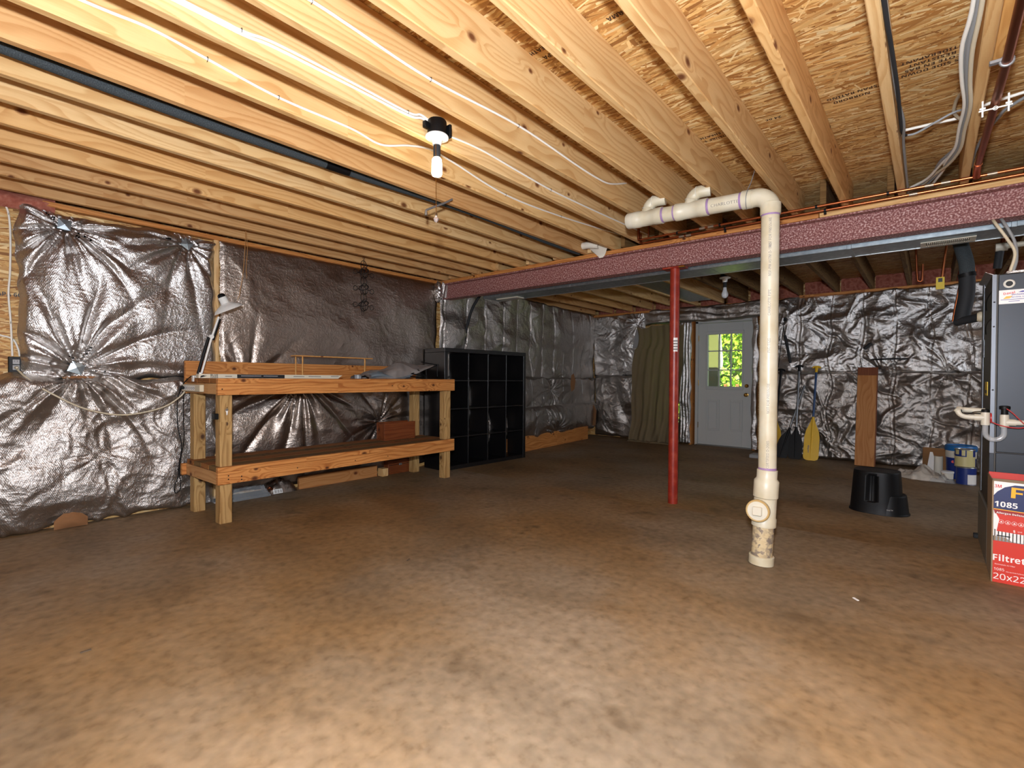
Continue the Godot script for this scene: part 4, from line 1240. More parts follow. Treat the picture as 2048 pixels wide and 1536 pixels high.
	# paper sleeve stuffed beside the beam
	var pw := thing("foam_sleeve", "loose white foam sleeve and flap lying over the beam board", "foam", Vector3(-2.52, 2.396, -4.22))
	obj("roll", mb().tube(curve([Vector3(-0.13, 0.055, 0.0), Vector3(-0.05, 0.05, 0.005), Vector3(0.04, 0.035, -0.01)], 5), 0.034, 14), M.foam_white, pw)
	var P := []
	for i in 7:
		var row := []
		for j in 9:
			var s2 := j / 8.0
			var t2 := i / 6.0
			row.append(Vector3(lerpf(-0.08, 0.14, s2) * (1.0 - t2 * 0.82) + t2 * 0.012, 0.035 - t2 * 0.10, lerpf(-0.01, -0.098, clampf(t2 * 1.3, 0, 1)) + 0.012 * sin(s2 * 5.0) * (1.0 - t2)))
		P.append(row)
	obj("flap", mb().grid(P, Vector3(0, 0, 1)), M.foam_white, pw)
	# black hose dropping behind the bookcase
	tag(obj("drain_hose", mb().tube(curve([Vector3(-4.52, 2.28, -4.75), Vector3(-4.60, 2.18, -4.73), Vector3(-4.70, 2.05, -4.725), Vector3(-4.775, 1.86, -4.72), Vector3(-4.815, 1.73, -4.72), Vector3(-4.84, 1.60, -4.72)], 6), 0.019, 12), M.black_rubber), "black rubber hose dropping from the beam into the foil behind the bookcase", "hose")
	# far right pipework near the furnace
	var wp := thing("water_pipe", "pale water pipe fittings in the bay behind the furnace top", "pipe", Vector3(0.42, 2.2, -5.5))
	obj("tube_run", mb().tube([Vector3(-0.03, 0.0, 0), Vector3(0.5, 0.02, 0)], 0.022, 12), M.pvc, wp)
	obj("union_nut", mb().lathe([Vector2(0, -0.035), Vector2(0.034, -0.035), Vector2(0.034, 0.035), Vector2(0, 0.035)], 8, Transform3D(Basis(Vector3(0, 0, 1), PI / 2), Vector3(0.0, 0.0, 0))), M.pvc_white, wp)
	obj("drop", mb().tube([Vector3(-0.005, 0.01, -0.01), Vector3(-0.02, -0.16, -0.05)], 0.026, 12), M.black_rubber, wp)
	obj("riser", mb().tube([Vector3(0.0, 0.0, 0), Vector3(0.02, 0.12, -0.02), Vector3(0.04, 0.2, -0.02)], 0.016, 10), M.old_copper, wp)
	var v := thing("shutoff_valve", "copper stub with a bent end hanging below the far bay", "pipe", Vector3(-0.105, 2.3, -5.6))
	obj("tube_run", mb().tube(curve([Vector3(-0.01, 0.1, 0), Vector3(0.0, -0.1, 0), Vector3(0.01, -0.27, 0.0), Vector3(0.02, -0.295, 0), Vector3(0.04, -0.285, 0), Vector3(0.045, -0.15, 0)], 5), 0.009, 8), M.old_copper, v)
	var t := thing("tagged_pipe", "copper pipe with a yellow hang tag above the foil wall", "pipe", Vector3(0.09, 2.3, -6.0))
	obj("tube_run", mb().tube([Vector3(0.014, 0.12, 0), Vector3(-0.02, -0.22, 0), Vector3(-0.03, -0.27, 0)], 0.009, 8), M.copper, t)
	obj("hang_tag", mb().span(Vector3(-0.06, -0.325, 0.008), Vector3(0.0, -0.215, 0.011), 0.001), M.tag_yellow, t)
	obj("tag_print", mb().span(Vector3(-0.045, -0.26, 0.0105), Vector3(-0.015, -0.225, 0.012), 0.0), M.print_black, t)
	cable("furnace_cable", "cream cable looping from the beam down into the furnace top", [Vector3(0.29, 2.20, -4.47), Vector3(0.298, 2.125, -4.32), Vector3(0.352, 2.01, -4.30), Vector3(0.385, 1.915, -4.28), Vector3(0.366, 1.81, -4.27), Vector3(0.353, 1.742, -4.262), Vector3(0.352, 1.72, -4.30)], 0.0085, M.cable_cream)
	cable("furnace_cable", "grey cable beside the cream one looping into the furnace top", [Vector3(0.32, 2.20, -4.47), Vector3(0.335, 2.125, -4.32), Vector3(0.384, 1.99, -4.30), Vector3(0.392, 1.88, -4.28), Vector3(0.377, 1.80, -4.27), Vector3(0.366, 1.74, -4.262), Vector3(0.366, 1.72, -4.30)], 0.0085, M.cable_grey)

var bench_xf := Transform3D(Basis(Vector3.UP, deg_to_rad(1.0)), Vector3(-4.087, 0, -1.418))

func bench() -> void:
	var o := thing("workbench", "long home-made wooden workbench with a lower shelf against the foil wall", "workbench", bench_xf.origin, deg_to_rad(1.0))
	var legs := [[-0.127, -0.117], [-0.127, -2.440], [-0.663, -0.117], [-0.663, -2.440]]
	for q in legs:
		obj("leg", mb().span(Vector3(q[0], 0, q[1]), Vector3(q[0] + 0.089, 1.078, q[1] + 0.088), 0.004, Vector2(rng.randf() * 1.5, rng.randf() * 0.3)), M.treated, o)
	# top: front strip, planks, apron, end apron, back apron, backsplash
	obj("edge_strip", mb().span(Vector3(-0.038, 1.079, -2.467), Vector3(0, 1.117, 0.0), 0.002, Vector2(0.3, 0.1)), M.fir, o)
	obj("apron", mb().span(Vector3(-0.038, 0.990, -2.467), Vector3(0, 1.078, 0.0), 0.002, Vector2(1.0, 0.26)), M.fir, o)
	obj("apron", mb().span(Vector3(-0.70, 0.990, -2.467), Vector3(-0.663, 1.078, 0.0), 0.002, Vector2(0.2, 0.3)), M.fir, o)
	obj("end_apron", mb().span(Vector3(-0.663, 0.995, -0.029), Vector3(-0.039, 1.077, -0.001), 0.002, Vector2(0.2, 0.3)), M.pale_board, o)
	obj("end_apron", mb().span(Vector3(-0.663, 0.995, -2.467), Vector3(-0.039, 1.077, -2.441), 0.002, Vector2(0.9, 0.3)), M.pale_board, o)
	for i in 5:
		var x := -0.70 + 0.1325 * i
		obj("top_plank", mb().span(Vector3(x, 1.079, -2.467), Vector3(x + 0.130, 1.1165 + 0.0006 * (i % 2), -0.002 - 0.003 * (i % 3)), 0.003, Vector2(0.37 * i, 0.09 * i)), M.fir_dusty, o)
	obj("backsplash", mb().span(Vector3(-0.715, 1.06, -2.467), Vector3(-0.678, 1.262, 0.0), 0.003, Vector2(0.5, 0.0)), M.fir, o)
	obj("shelf_edge", mb().span(Vector3(-0.038, 0.403, -2.467), Vector3(0, 0.441, 0.0), 0.002, Vector2(0.7, 0.02)), M.fir, o)
	obj("shelf_apron", mb().span(Vector3(-0.038, 0.309, -2.467), Vector3(0, 0.402, 0.0), 0.002, Vector2(0.0, 0.2)), M.fir, o)
	obj("shelf_apron", mb().span(Vector3(-0.70, 0.309, -2.467), Vector3(-0.663, 0.402, 0.03), 0.002, Vector2(0.9, 0.2)), M.fir, o)
	obj("shelf_end", mb().span(Vector3(-0.663, 0.309, -0.029), Vector3(-0.039, 0.401, -0.001), 0.002, Vector2(1.4, 0.1)), M.pale_board, o)
	obj("cross_block", mb().span(Vector3(-0.135, 0.403, -0.04), Vector3(-0.045, 0.437, -0.012), 0.002, Vector2(0.4, 0.1)), M.fir, o)
	for i in 4:
		var x := -0.66 + 0.156 * i
		obj("shelf_plank", mb().span(Vector3(x, 0.403, -2.467), Vector3(x + 0.153, 0.4405, -0.005), 0.003, Vector2(0.5 * i, 0.11 * i)), M.weathered if i % 2 else M.fir_dusty, o)
	for q in [[0.345, -0.075], [0.372, -0.075], [0.33, -0.17], [0.355, -0.17], [0.36, -0.62], [0.352, -1.18], [0.35, -1.55], [1.035, -0.03], [1.05, -1.6]]:
		obj("screw", mb().lathe([Vector2(0.0, 0.0012), Vector2(0.005, 0.001), Vector2(0.0055, 0.0)], 8, Transform3D(Basis(Vector3(0, 0, 1), -PI / 2), Vector3(0.0, q[0], q[1]))), M.iron_black, o)

func on_bench(p: Vector3) -> Vector3:
	return bench_xf * p

func bench_top() -> void:
	# swing-arm lamp clamped at the near back corner
	var L := thing("desk_lamp", "white swing-arm desk lamp with a black cap clamped to the workbench", "lamp", Vector3(-4.60, 1.118, -1.465))
	obj("clamp", mb().span(Vector3(-0.03, -0.001, -0.02), Vector3(0.03, 0.02, 0.045), 0.004).span(Vector3(-0.02, -0.03, 0.049), Vector3(0.02, 0.02, 0.058), 0.002).lathe([Vector2(0, 0.02), Vector2(0.014, 0.02), Vector2(0.012, 0.045), Vector2(0, 0.045)], 12), M.lamp_white, L)
	obj("lower_arm", mb().tube([Vector3(0.012, 0.04, -0.005), Vector3(0.012, 0.34, -0.080)], 0.0085, 8), M.lamp_white, L)
	obj("lower_arm", mb().tube([Vector3(-0.006, 0.035, 0.016), Vector3(-0.006, 0.34, -0.062)], 0.012, 8), M.black_plastic, L)
	obj("elbow_joint", mb().lathe([Vector2(0, -0.018), Vector2(0.017, -0.018), Vector2(0.017, 0.018), Vector2(0, 0.018)], 14, Transform3D(Basis(Vector3(0, 0, 1), PI / 2), Vector3(0.004, 0.345, -0.078))), M.lamp_white, L)
	obj("upper_arm", mb().tube([Vector3(0.012, 0.33, -0.078), Vector3(0.016, 0.515, -0.132)], 0.0085, 8), M.lamp_white, L)
	obj("upper_arm", mb().tube([Vector3(-0.01, 0.32, -0.095), Vector3(-0.006, 0.50, -0.145)], 0.014, 8), M.black_plastic, L)
	var hd := Vector3(0.06, -0.885, -0.455).normalized()
	var hx := along(Vector3(0.0, 0.715, -0.147), Vector3(0.0, 0.715, -0.147) + hd)
	obj("head_cap", mb().lathe([Vector2(0.0, 0.0), Vector2(0.018, 0.003), Vector2(0.029, 0.014), Vector2(0.031, 0.034), Vector2(0.0, 0.034)], 22, hx), M.black_plastic, L)
	obj("shade", mb().lathe([Vector2(0.031, 0.033), Vector2(0.033, 0.036), Vector2(0.034, 0.085), Vector2(0.038, 0.092), Vector2(0.075, 0.108), Vector2(0.105, 0.128), Vector2(0.121, 0.150), Vector2(0.119, 0.151), Vector2(0.10, 0.132), Vector2(0.07, 0.112), Vector2(0.030, 0.095), Vector2(0.0, 0.095)], 36, hx), M.lamp_white, L)
	obj("bulb", mb().lathe([Vector2(0.0, 0.09), Vector2(0.014, 0.09), Vector2(0.026, 0.115), Vector2(0.024, 0.132), Vector2(0.0, 0.142)], 14, hx), M.bulb_off, L)
	# low dowel rack
	var r := thing("dowel_rack", "slim pale wooden rack on four dowel legs standing on the workbench", "rack", Vector3(-4.66, 1.118, -2.7))
	obj("top_slat", mb().span(Vector3(-0.05, 0.212, -0.43), Vector3(0.05, 0.222, 0.43), 0.003, Vector2(0.3, 0.0)), M.dowel, r)
	for q in [[-0.035, 0.385], [0.035, 0.352], [-0.035, -0.385], [0.035, -0.335]]:
		obj("dowel_leg", mb().lathe([Vector2(0, 0.0), Vector2(0.007, 0.0), Vector2(0.007, 0.213), Vector2(0, 0.213)], 10, Transform3D(Basis.IDENTITY, Vector3(q[0], 0, q[1]))), M.dowel, r)
	# long slim cartons
	var bx := thing("slim_carton", "long pale slim carton with a black middle band lying along the workbench", "carton", Vector3(-4.37, 1.118, -1.98))
	obj("carton", mb().prism(PackedVector2Array([Vector2(-0.61, 0), Vector2(0.575, 0), Vector2(0.62, 0.032), Vector2(-0.61, 0.032)]), 0.06, Transform3D(Basis(Vector3(0, 0, -1), Vector3.UP, Vector3(1, 0, 0)), Vector3(-0.03, 0, 0))), M.print_pale, bx)
	obj("black_band", mb().span(Vector3(0.0295, 0.001, -0.06), Vector3(0.0312, 0.031, 0.33), 0.0), M.print_black, bx)
	text(bx, "BLUE", 0.014, M.print_black, facing(Vector3(0, 0, -1), Vector3(1, 0, 0), Vector3(0.0306, 0.023, 0.50)), 700, "lettering", 1.2)
	text(bx, "HAWK", 0.010, M.print_black, facing(Vector3(0, 0, -1), Vector3(1, 0, 0), Vector3(0.0306, 0.008, 0.50)), 700, "lettering", 1.4)
	obj("bird_mark", mb().prism(PackedVector2Array([Vector2(0, 0), Vector2(0.05, 0.016), Vector2(0.022, 0.018), Vector2(0.045, 0.027), Vector2(0.005, 0.016)]), 0.0008, Transform3D(Basis(Vector3(0, 0, -1), Vector3.UP, Vector3(1, 0, 0)), Vector3(0.0301, 0.002, 0.60))), M.print_black, bx)
	for q in [[0.42, 0.012, 0.05], [-0.14, 0.014, 0.10], [-0.28, 0.016, 0.12], [-0.50, 0.018, 0.08], [0.30, 0.016, 0.16], [0.12, 0.016, 0.12]]:
		obj("print_line", mb().span(Vector3(0.0300, q[1], q[0] - q[2]), Vector3(0.0318, q[1] + 0.006, q[0]), 0.0), M.ink_grey if q[0] < 0.1 or q[0] > 0.35 else M.print_grey, bx)
	# clear tub
	var tu := thing("clear_tub", "small clear plastic tub by the rack legs on the workbench", "tub", Vector3(-4.40, 1.118, -2.81))
	obj("wall", mb().lathe([Vector2(0.0, 0.0), Vector2(0.034, 0.0), Vector2(0.038, 0.038), Vector2(0.040, 0.040), Vector2(0.036, 0.038), Vector2(0.032, 0.003), Vector2(0.0, 0.003)], 20), M.clear_vinyl, tu)
	obj("contents", mb().lathe([Vector2(0.0, 0.004), Vector2(0.015, 0.004), Vector2(0.015, 0.034), Vector2(0.0, 0.034)], 14), M.tin, tu)
	# folded camp chair
	var c := thing("camp_chair", "folded grey cloth camp chair with a black frame on the far end of the workbench", "chair", Vector3(-4.36, 1.118, -3.2))
	var P := []
	for i in 26:
		var row := []
		var t := i / 25.0
		for j in 46:
			var s := j / 45.0
			var z := lerpf(0.40, -0.42, s)
			var x := lerpf(-0.17, 0.17, t)
			var prof := lerpf(0.03, 0.185, smoothstep(0.0, 0.42, s)) if s < 0.45 else lerpf(0.190, 0.155, (s - 0.45) / 0.55)
			var under := maxf(0.0, 0.012 + (s - 0.55) * 0.30)
			var side := sqrt(maxf(0.0, 1.0 - pow(2.0 * t - 1.0, 2.0)))
			var y := lerpf(under, prof, side * (0.75 + 0.25 * sin(s * 9.0 + t * 4.0)))
			y += 0.016 * rid.get_noise_2d(z * 3.2 + t, x * 6.0) * side
			row.append(Vector3(x + 0.02 * nz.get_noise_2d(z * 5.0, t * 3.0), maxf(y, 0.003), z + 0.012 * sin(t * 6.0)))
		P.append(row)
	obj("seat_cloth", mb().grid(P, Vector3.UP), M.grey_cloth, c)
	P = []
	for i in 8:
		var row := []
		for j in 20:
			var s := j / 19.0
			row.append(Vector3(0.13 + 0.05 * sin(PI * i / 7.0) + 0.01 * sin(s * 11.0), 0.004 + 0.07 * i / 7.0 * (0.6 + 0.4 * sin(s * 7.0)), lerpf(0.38, -0.12, s)))
		P.append(row)
	obj("hem_flap", mb().grid(P, Vector3(1, 0, 0)), M.grey_cloth_blue, c)
	for q in [[Vector3(0.16, 0.055, -0.12), Vector3(0.15, 0.155, -0.50)], [Vector3(0.10, 0.185, -0.30), Vector3(0.14, 0.16, -0.50)], [Vector3(0.17, 0.03, -0.10), Vector3(0.16, 0.008, -0.32)], [Vector3(0.17, 0.055, -0.13), Vector3(0.165, 0.035, -0.33)],
			[Vector3(0.16, 0.006, -0.33), Vector3(0.15, 0.12, -0.33)], [Vector3(0.17, 0.10, -0.20), Vector3(0.165, 0.02, -0.32)], [Vector3(0.15, 0.15, -0.49), Vector3(0.155, 0.03, -0.49)], [Vector3(0.14, 0.04, -0.06), Vector3(0.12, 0.12, -0.36)], [Vector3(-0.10, 0.10, -0.3), Vector3(0.14, 0.155, -0.5)]]:
		obj("frame_rod", mb().tube([q[0], q[1]], 0.0055, 8), M.black_plastic, c)
	obj("corner_joint", mb().lathe([Vector2(0, -0.014), Vector2(0.013, -0.01), Vector2(0.013, 0.01), Vector2(0, 0.014)], 10, Transform3D(Basis.IDENTITY, Vector3(0.15, 0.156, -0.50))), M.black_plastic, c)
	# power strip on the near end of the bench
	var ps := thing("power_strip", "pale metal power strip fixed to the near end of the workbench", "power strip", on_bench(Vector3(-0.46, 1.037, 0.002)), deg_to_rad(1.0))
	obj("housing", mb().span(Vector3(-0.20, -0.028, 0.0), Vector3(0.20, 0.028, 0.032), 0.004), M.cable_cream, ps)
	for i in 6:
		var x := -0.135 + 0.042 * i
		var sb := mb()
		sb.span(Vector3(x - 0.010, 0.003, 0.0315), Vector3(x + 0.006, 0.008, 0.0326), 0.0)
		sb.span(Vector3(x - 0.010, -0.010, 0.0315), Vector3(x + 0.006, -0.005, 0.0326), 0.0)
		sb.span(Vector3(x + 0.009, -0.004, 0.0315), Vector3(x + 0.015, 0.003, 0.0326), 0.0)
		obj("outlet_face", mb().span(Vector3(x - 0.017, -0.018, 0.0312), Vector3(x + 0.019, 0.018, 0.0322), 0.0), M.print_white, ps)
		obj("slots", sb, M.print_black, ps)
	obj("plug", mb().span(Vector3(-0.17, -0.012, 0.032), Vector3(-0.125, 0.012, 0.062), 0.006), M.black_plastic, ps)
	var e0 := Vector3(-4.92, 1.17, -0.42)
	cable("extension_cord", "cream cord sagging from the wall outlet to the power strip", [e0, Vector3(-4.83, 1.10, -0.47), Vector3(-4.80, 1.005, -0.577), Vector3(-4.79, 0.885, -0.765), Vector3(-4.78, 0.828, -0.99), Vector3(-4.76, 0.872, -1.23), Vector3(-4.745, 0.96, -1.36), Vector3(-4.735, 1.03, -1.405)], 0.0062, M.cable_cream)
	cable("black_cord", "thin black lamp cord hanging in a loop at the near end of the workbench", [Vector3(-4.70, 1.04, -1.36), Vector3(-4.76, 1.05, -1.375), Vector3(-4.80, 1.0, -1.375), Vector3(-4.805, 0.93, -1.36), Vector3(-4.80, 0.72, -1.36), Vector3(-4.79, 0.55, -1.385), Vector3(-4.80, 0.40, -1.37), Vector3(-4.80, 0.29, -1.362), Vector3(-4.79, 0.22, -1.335), Vector3(-4.79, 0.16, -1.34), Vector3(-4.79, 0.19, -1.375), Vector3(-4.80, 0.30, -1.375), Vector3(-4.80, 0.36, -1.36)], 0.004, M.black_plastic)
	cable("black_cord", "second thin black cord going up from the strip over the bench corner", [Vector3(-4.70, 1.035, -1.36), Vector3(-4.74, 1.07, -1.385), Vector3(-4.715, 1.10, -1.40), Vector3(-4.68, 1.135, -1.43), Vector3(-4.62, 1.135, -1.46)], 0.004, M.black_plastic)
	cable("black_cord", "third black cord dropping straight beside the near back leg", [Vector3(-4.74, 1.0, -1.385), Vector3(-4.745, 0.8, -1.385), Vector3(-4.75, 0.6, -1.39), Vector3(-4.79, 0.45, -1.38), Vector3(-4.795, 0.30, -1.37)], 0.0035, M.black_plastic)
	# wall outlet at the end of the bare wood strip
	var ob := thing("wall_outlet", "open black outlet box with grey sockets on the bare wood strip", "outlet", Vector3(-4.969, 1.205, -0.412))
	obj("box", mb().span(Vector3(0, -0.056, -0.042), Vector3(0.045, 0.056, 0.036), 0.003), M.black_plastic, ob)
	obj("duplex_socket", mb().span(Vector3(0.044, 0.002, -0.02), Vector3(0.052, 0.036, 0.016), 0.006).span(Vector3(0.044, -0.038, -0.02), Vector3(0.052, -0.004, 0.016), 0.006), M.print_grey, ob)
	for q in [[0.024, -0.008], [0.024, 0.006]]:
		obj("slot", mb().span(Vector3(0.0515, q[0] - 0.005, q[1] - 0.001), Vector3(0.0525, q[0] + 0.005, q[1] + 0.001), 0.0), M.print_black, ob)
	obj("plug", mb().lathe([Vector2(0, 0.0), Vector2(0.012, 0.0), Vector2(0.012, 0.012), Vector2(0.006, 0.03), Vector2(0, 0.03)], 12, Transform3D(Basis(Vector3(0, 0, 1), -PI / 2), Vector3(0.05, -0.022, -0.003))), M.cable_cream, ob)
	cable("wall_cable", "white cable running down the bare wood strip into the outlet box", [Vector3(-4.955, 2.335, -0.36), Vector3(-4.952, 2.26, -0.382), Vector3(-4.955, 2.10, -0.391), Vector3(-4.955, 1.85, -0.388), Vector3(-4.952, 1.70, -0.380), Vector3(-4.955, 1.50, -0.391), Vector3(-4.955, 1.265, -0.398)], 0.0062, M.cable_white, [1, 5])
	cable("wall_cable", "white cable curving in from the frame edge to the outlet box", [Vector3(-4.955, 1.43, -0.25), Vector3(-4.955, 1.408, -0.34), Vector3(-4.955, 1.385, -0.40), Vector3(-4.955, 1.32, -0.427), Vector3(-4.955, 1.265, -0.435)], 0.0062, M.cable_white, [2])
	# string from a joist
	cable("twine", "loose twine loop hanging from a joist in front of the foil", [Vector3(-4.56, 2.394, -1.80), Vector3(-4.57, 2.25, -1.80), Vector3(-4.58, 2.05, -1.79), Vector3(-4.59, 1.86, -1.765), Vector3(-4.60, 1.80, -1.75)], 0.0024, M.twine)
	cable("twine", "straight tail of twine hanging beside the loose loop", [Vector3(-4.56, 2.394, -1.805), Vector3(-4.57, 2.25, -1.82), Vector3(-4.58, 2.09, -1.815), Vector3(-4.585, 1.99, -1.82)], 0.0022, M.twine)
	# wrought iron hanging
	var w := thing("iron_hanger", "black wrought iron hanging of stacked rings in front of the foil", "ornament", Vector3(-4.55, 2.394, -2.97))
	obj("hanging_rod", mb().tube([Vector3(0, -0.02, 0), Vector3(0, -0.56, 0)], 0.0028, 6).tube(ring(Vector3(0, -0.012, 0), Vector3(0, 0, 1), Vector3(0, 1, 0), 0.011, 12), 0.0022, 5), M.iron_black, w)
	for k in 3:
		var y: float = [-0.145, -0.315, -0.485][k]
		for q in [[0.0, 0.055, 0.05], [0.02, -0.02, 0.055], [-0.01, -0.035, 0.046]]:
			obj("ring", mb().tube(ring(Vector3(q[0], y + q[1], 0), Vector3(0.35, 0, 0.94), Vector3(0, 1, 0), q[2], 22), 0.0034, 6), M.iron_black, w)
		obj("cross_ring", mb().tube(ring(Vector3(0, y - 0.005, 0), Vector3(0, 0, 1), Vector3(0.9, 0.43, 0), 0.05, 22), 0.0045, 6), M.iron_black, w)
		for sg in [-1.0, 1.0]:
			var zz: float = sg * 0.098
			obj("side_loop", mb().tube([Vector3(0, y - 0.03, sg * 0.045), Vector3(0, y - 0.03, sg * 0.075)], 0.0034, 6).tube(ring(Vector3(0, y - 0.03 + 0.006 * sg, zz), Vector3(0, 0, 1), Vector3(0, 1, 0), 0.024, 16), 0.0034, 6), M.iron_black, w)
	obj("tail_hook", mb().tube(curve([Vector3(0, -0.56, 0), Vector3(0, -0.60, 0.0), Vector3(0.0, -0.615, 0.012), Vector3(0, -0.60, 0.024), Vector3(0, -0.54, 0.022)], 4), 0.0026, 6), M.iron_black, w)
	# things on the near front leg
	var k := thing("key_tag", "little pale key and tag hung on the near front bench leg", "key", on_bench(Vector3(-0.0375, 0.89, -0.075)), deg_to_rad(1.0))
	obj("nail", mb().tube([Vector3(-0.004, 0.0, 0), Vector3(0.018, 0.004, 0)], 0.0018, 6), M.iron_black, k)
	obj("tag", mb().lathe([Vector2(0, -0.002), Vector2(0.010, -0.002), Vector2(0.010, 0.002), Vector2(0, 0.002)], 14, Transform3D(Basis(Vector3(0, 0, 1), PI / 2), Vector3(0.006, -0.014, 0))), M.tin, k)
	obj("blade", mb().prism(PackedVector2Array([Vector2(-0.009, -0.02), Vector2(0.009, -0.02), Vector2(0.006, -0.036), Vector2(0.004, -0.052), Vector2(-0.002, -0.056), Vector2(-0.004, -0.036)]), 0.003, Transform3D(Basis(Vector3(0, 0, -1), Vector3.UP, Vector3(1, 0, 0)), Vector3(0.003, 0, 0))), M.print_white, k)
	var cl := thing("spring_clip", "small black clip with bright jaws on the side of the near front leg", "clip", on_bench(Vector3(-0.10, 0.825, -0.028)), deg_to_rad(1.0))
	obj("body", mb().span(Vector3(-0.012, -0.022, 0.0), Vector3(0.04, 0.022, 0.03), 0.003), M.black_plastic, cl)
	obj("jaw", mb().span(Vector3(-0.034, -0.020, 0.004), Vector3(-0.028, 0.020, 0.026), 0.001).span(Vector3(-0.022, -0.020, 0.004), Vector3(-0.014, 0.020, 0.026), 0.001), M.chrome, cl)

func bench_below() -> void:
	var s := thing("mitre_box", "small dark red wooden box at the far end of the bench shelf", "box", Vector3(-4.60, 0.441, -3.42))
	obj("side_board", mb().span(Vector3(0.06, 0.0, -0.22), Vector3(0.075, 0.195, 0.20), 0.002, Vector2(0.2, 0)), M.dark_board, s)
	obj("side_board", mb().span(Vector3(-0.075, 0.0, -0.22), Vector3(-0.06, 0.195, 0.20), 0.002), M.dark_board, s)
	obj("base_board", mb().span(Vector3(-0.06, 0.0, -0.22), Vector3(0.06, 0.015, 0.20), 0.002), M.dark_board, s)
	obj("end_board", mb().span(Vector3(-0.06, 0.016, 0.175), Vector3(0.06, 0.19, 0.198), 0.002), M.dark_board, s)
	var t := thing("wrapped_tray", "black tray in shiny clear wrapping on the floor behind the near bench leg", "tray", Vector3(-4.86, 0, -1.95))
	obj("tray", mb().span(Vector3(-0.10, 0.0, -0.16), Vector3(0.08, 0.03, 0.28), 0.006), M.black_plastic, t)
	var P := []
	for i in 14:
		var row := []
		for j in 26:
			var x := lerpf(-0.115, 0.095, i / 13.0)
			var z := lerpf(0.30, -0.175, j / 25.0)
			var e := minf(minf(i, 13 - i) / 3.0, minf(j, 25 - j) / 3.0)
			row.append(Vector3(x, 0.004 + clampf(e, 0, 1) * (0.085 + 0.03 * rid.get_noise_2d(x * 9.0, z * 7.0)), z))
		P.append(row)
	obj("wrapping", mb().grid(P, Vector3.UP), M.clear_vinyl, t)
	var l := thing("parts_bag", "clear bag of oddments with a white printed label under the bench", "bag", Vector3(-4.86, 0, -2.22))
	P = []
	for i in 14:
		var row := []
		for j in 22:
			var x := lerpf(-0.09, 0.06, i / 13.0)
			var z := lerpf(0.14, -0.18, j / 21.0)
			var e := sin(PI * i / 13.0) * sin(PI * j / 21.0)
			row.append(Vector3(x, 0.003 + 0.13 * pow(maxf(e, 0.0), 0.6) * (0.85 + 0.4 * rid.get_noise_2d(x * 8.0 + 3.0, z * 8.0)), z))
		P.append(row)
	obj("bag_film", mb().grid(P, Vector3.UP), M.foil_darkened, l)
	obj("printed_label", mb().box(Vector3.ZERO, Vector3(0.002, 0.042, 0.088), 0.0, Transform3D(Basis(Vector3(0, 0, 1), 0.35), Vector3(0.066, 0.028, 0.03))), M.print_white, l)
	for i in 9:
		obj("print_bar", mb().box(Vector3.ZERO, Vector3(0.0012, 0.030, 0.002 + 0.002 * (i % 3)), 0.0, Transform3D(Basis(Vector3(0, 0, 1), 0.35), Vector3(0.0672, 0.028, 0.065 - i * 0.0085))), M.ink_grey, l)
	obj("copper_fitting", mb().tube(curve([Vector3(0.03, 0.05, 0.12), Vector3(0.05, 0.07, 0.10), Vector3(0.045, 0.05, 0.075)], 4), 0.012, 8), M.old_copper, l)
	tag(obj("loose_plank", mb().span(Vector3(-4.87, 0.0, -3.34), Vector3(-4.83, 0.125, -2.42), 0.003, Vector2(0.3, 0.1)), M.brown_board), "dull brown plank on edge along the wall under the bench", "plank")
	tag(obj("wood_offcut", mb().span(Vector3(-4.85, 0.0, -3.44), Vector3(-4.76, 0.09, -3.36), 0.003, Vector2(0.7, 0.3)), M.joist_pine_2), "pale timber offcut at the end of the plank under the bench", "offcut")
	var d := thing("tool_case", "dark scuffed wooden case on the floor by the far back bench leg", "case", Vector3(-4.87, 0, -3.64))
	obj("case_body", mb().span(Vector3(-0.08, 0, -0.17), Vector3(0.07, 0.16, 0.17), 0.004, Vector2(0.4, 0.2)), M.dark_board, d)
	obj("lid_line", mb().span(Vector3(0.069, 0.105, -0.165), Vector3(0.073, 0.11, 0.165), 0.001), M.iron_black, d)
	obj("latch", mb().span(Vector3(0.07, 0.095, -0.02), Vector3(0.078, 0.12, 0.02), 0.002), M.tin, d)

func bookcase() -> void:
	var o := thing("cube_bookcase", "black sixteen-cube bookcase standing empty past the workbench", "bookcase", Vector3(-4.49, 0, -4.055), deg_to_rad(-2.3))
	var W := 1.50
	var D := 0.39
	var th := 0.05
	obj("side_panel", mb().span(Vector3(-D, 0.0, -th), Vector3(0, W - th - 0.001, 0), 0.002), M.black_shelf, o)
	obj("side_panel", mb().span(Vector3(-D, 0.0, -W), Vector3(0, W - th - 0.001, -W + th), 0.002), M.black_shelf, o)
	obj("top_panel", mb().span(Vector3(-D, W - th, -W), Vector3(0, W, 0), 0.002), M.black_shelf, o)
	obj("bottom_panel", mb().span(Vector3(-D, 0.0, -W + th), Vector3(0, th, -th), 0.002), M.black_shelf, o)
	obj("back_panel", mb().span(Vector3(-D - 0.006, 0.01, -W + 0.01), Vector3(-D, W - 0.01, -0.01), 0.001), M.black_shelf, o)
	var c := (W - 2 * th) / 4.0
	for i in 3:
		var z := -th - c * (i + 1)
		obj("divider", mb().span(Vector3(-D, th, z - 0.008), Vector3(-0.004, W - th, z + 0.008), 0.001), M.black_shelf, o)
	for i in 4:
		for j in 3:
			var y := th + c * (j + 1)
			obj("shelf", mb().span(Vector3(-D, y - 0.008, -th - c * (i + 1) + 0.008), Vector3(-0.005, y + 0.008, -th - c * i - 0.008), 0.001), M.black_shelf, o)

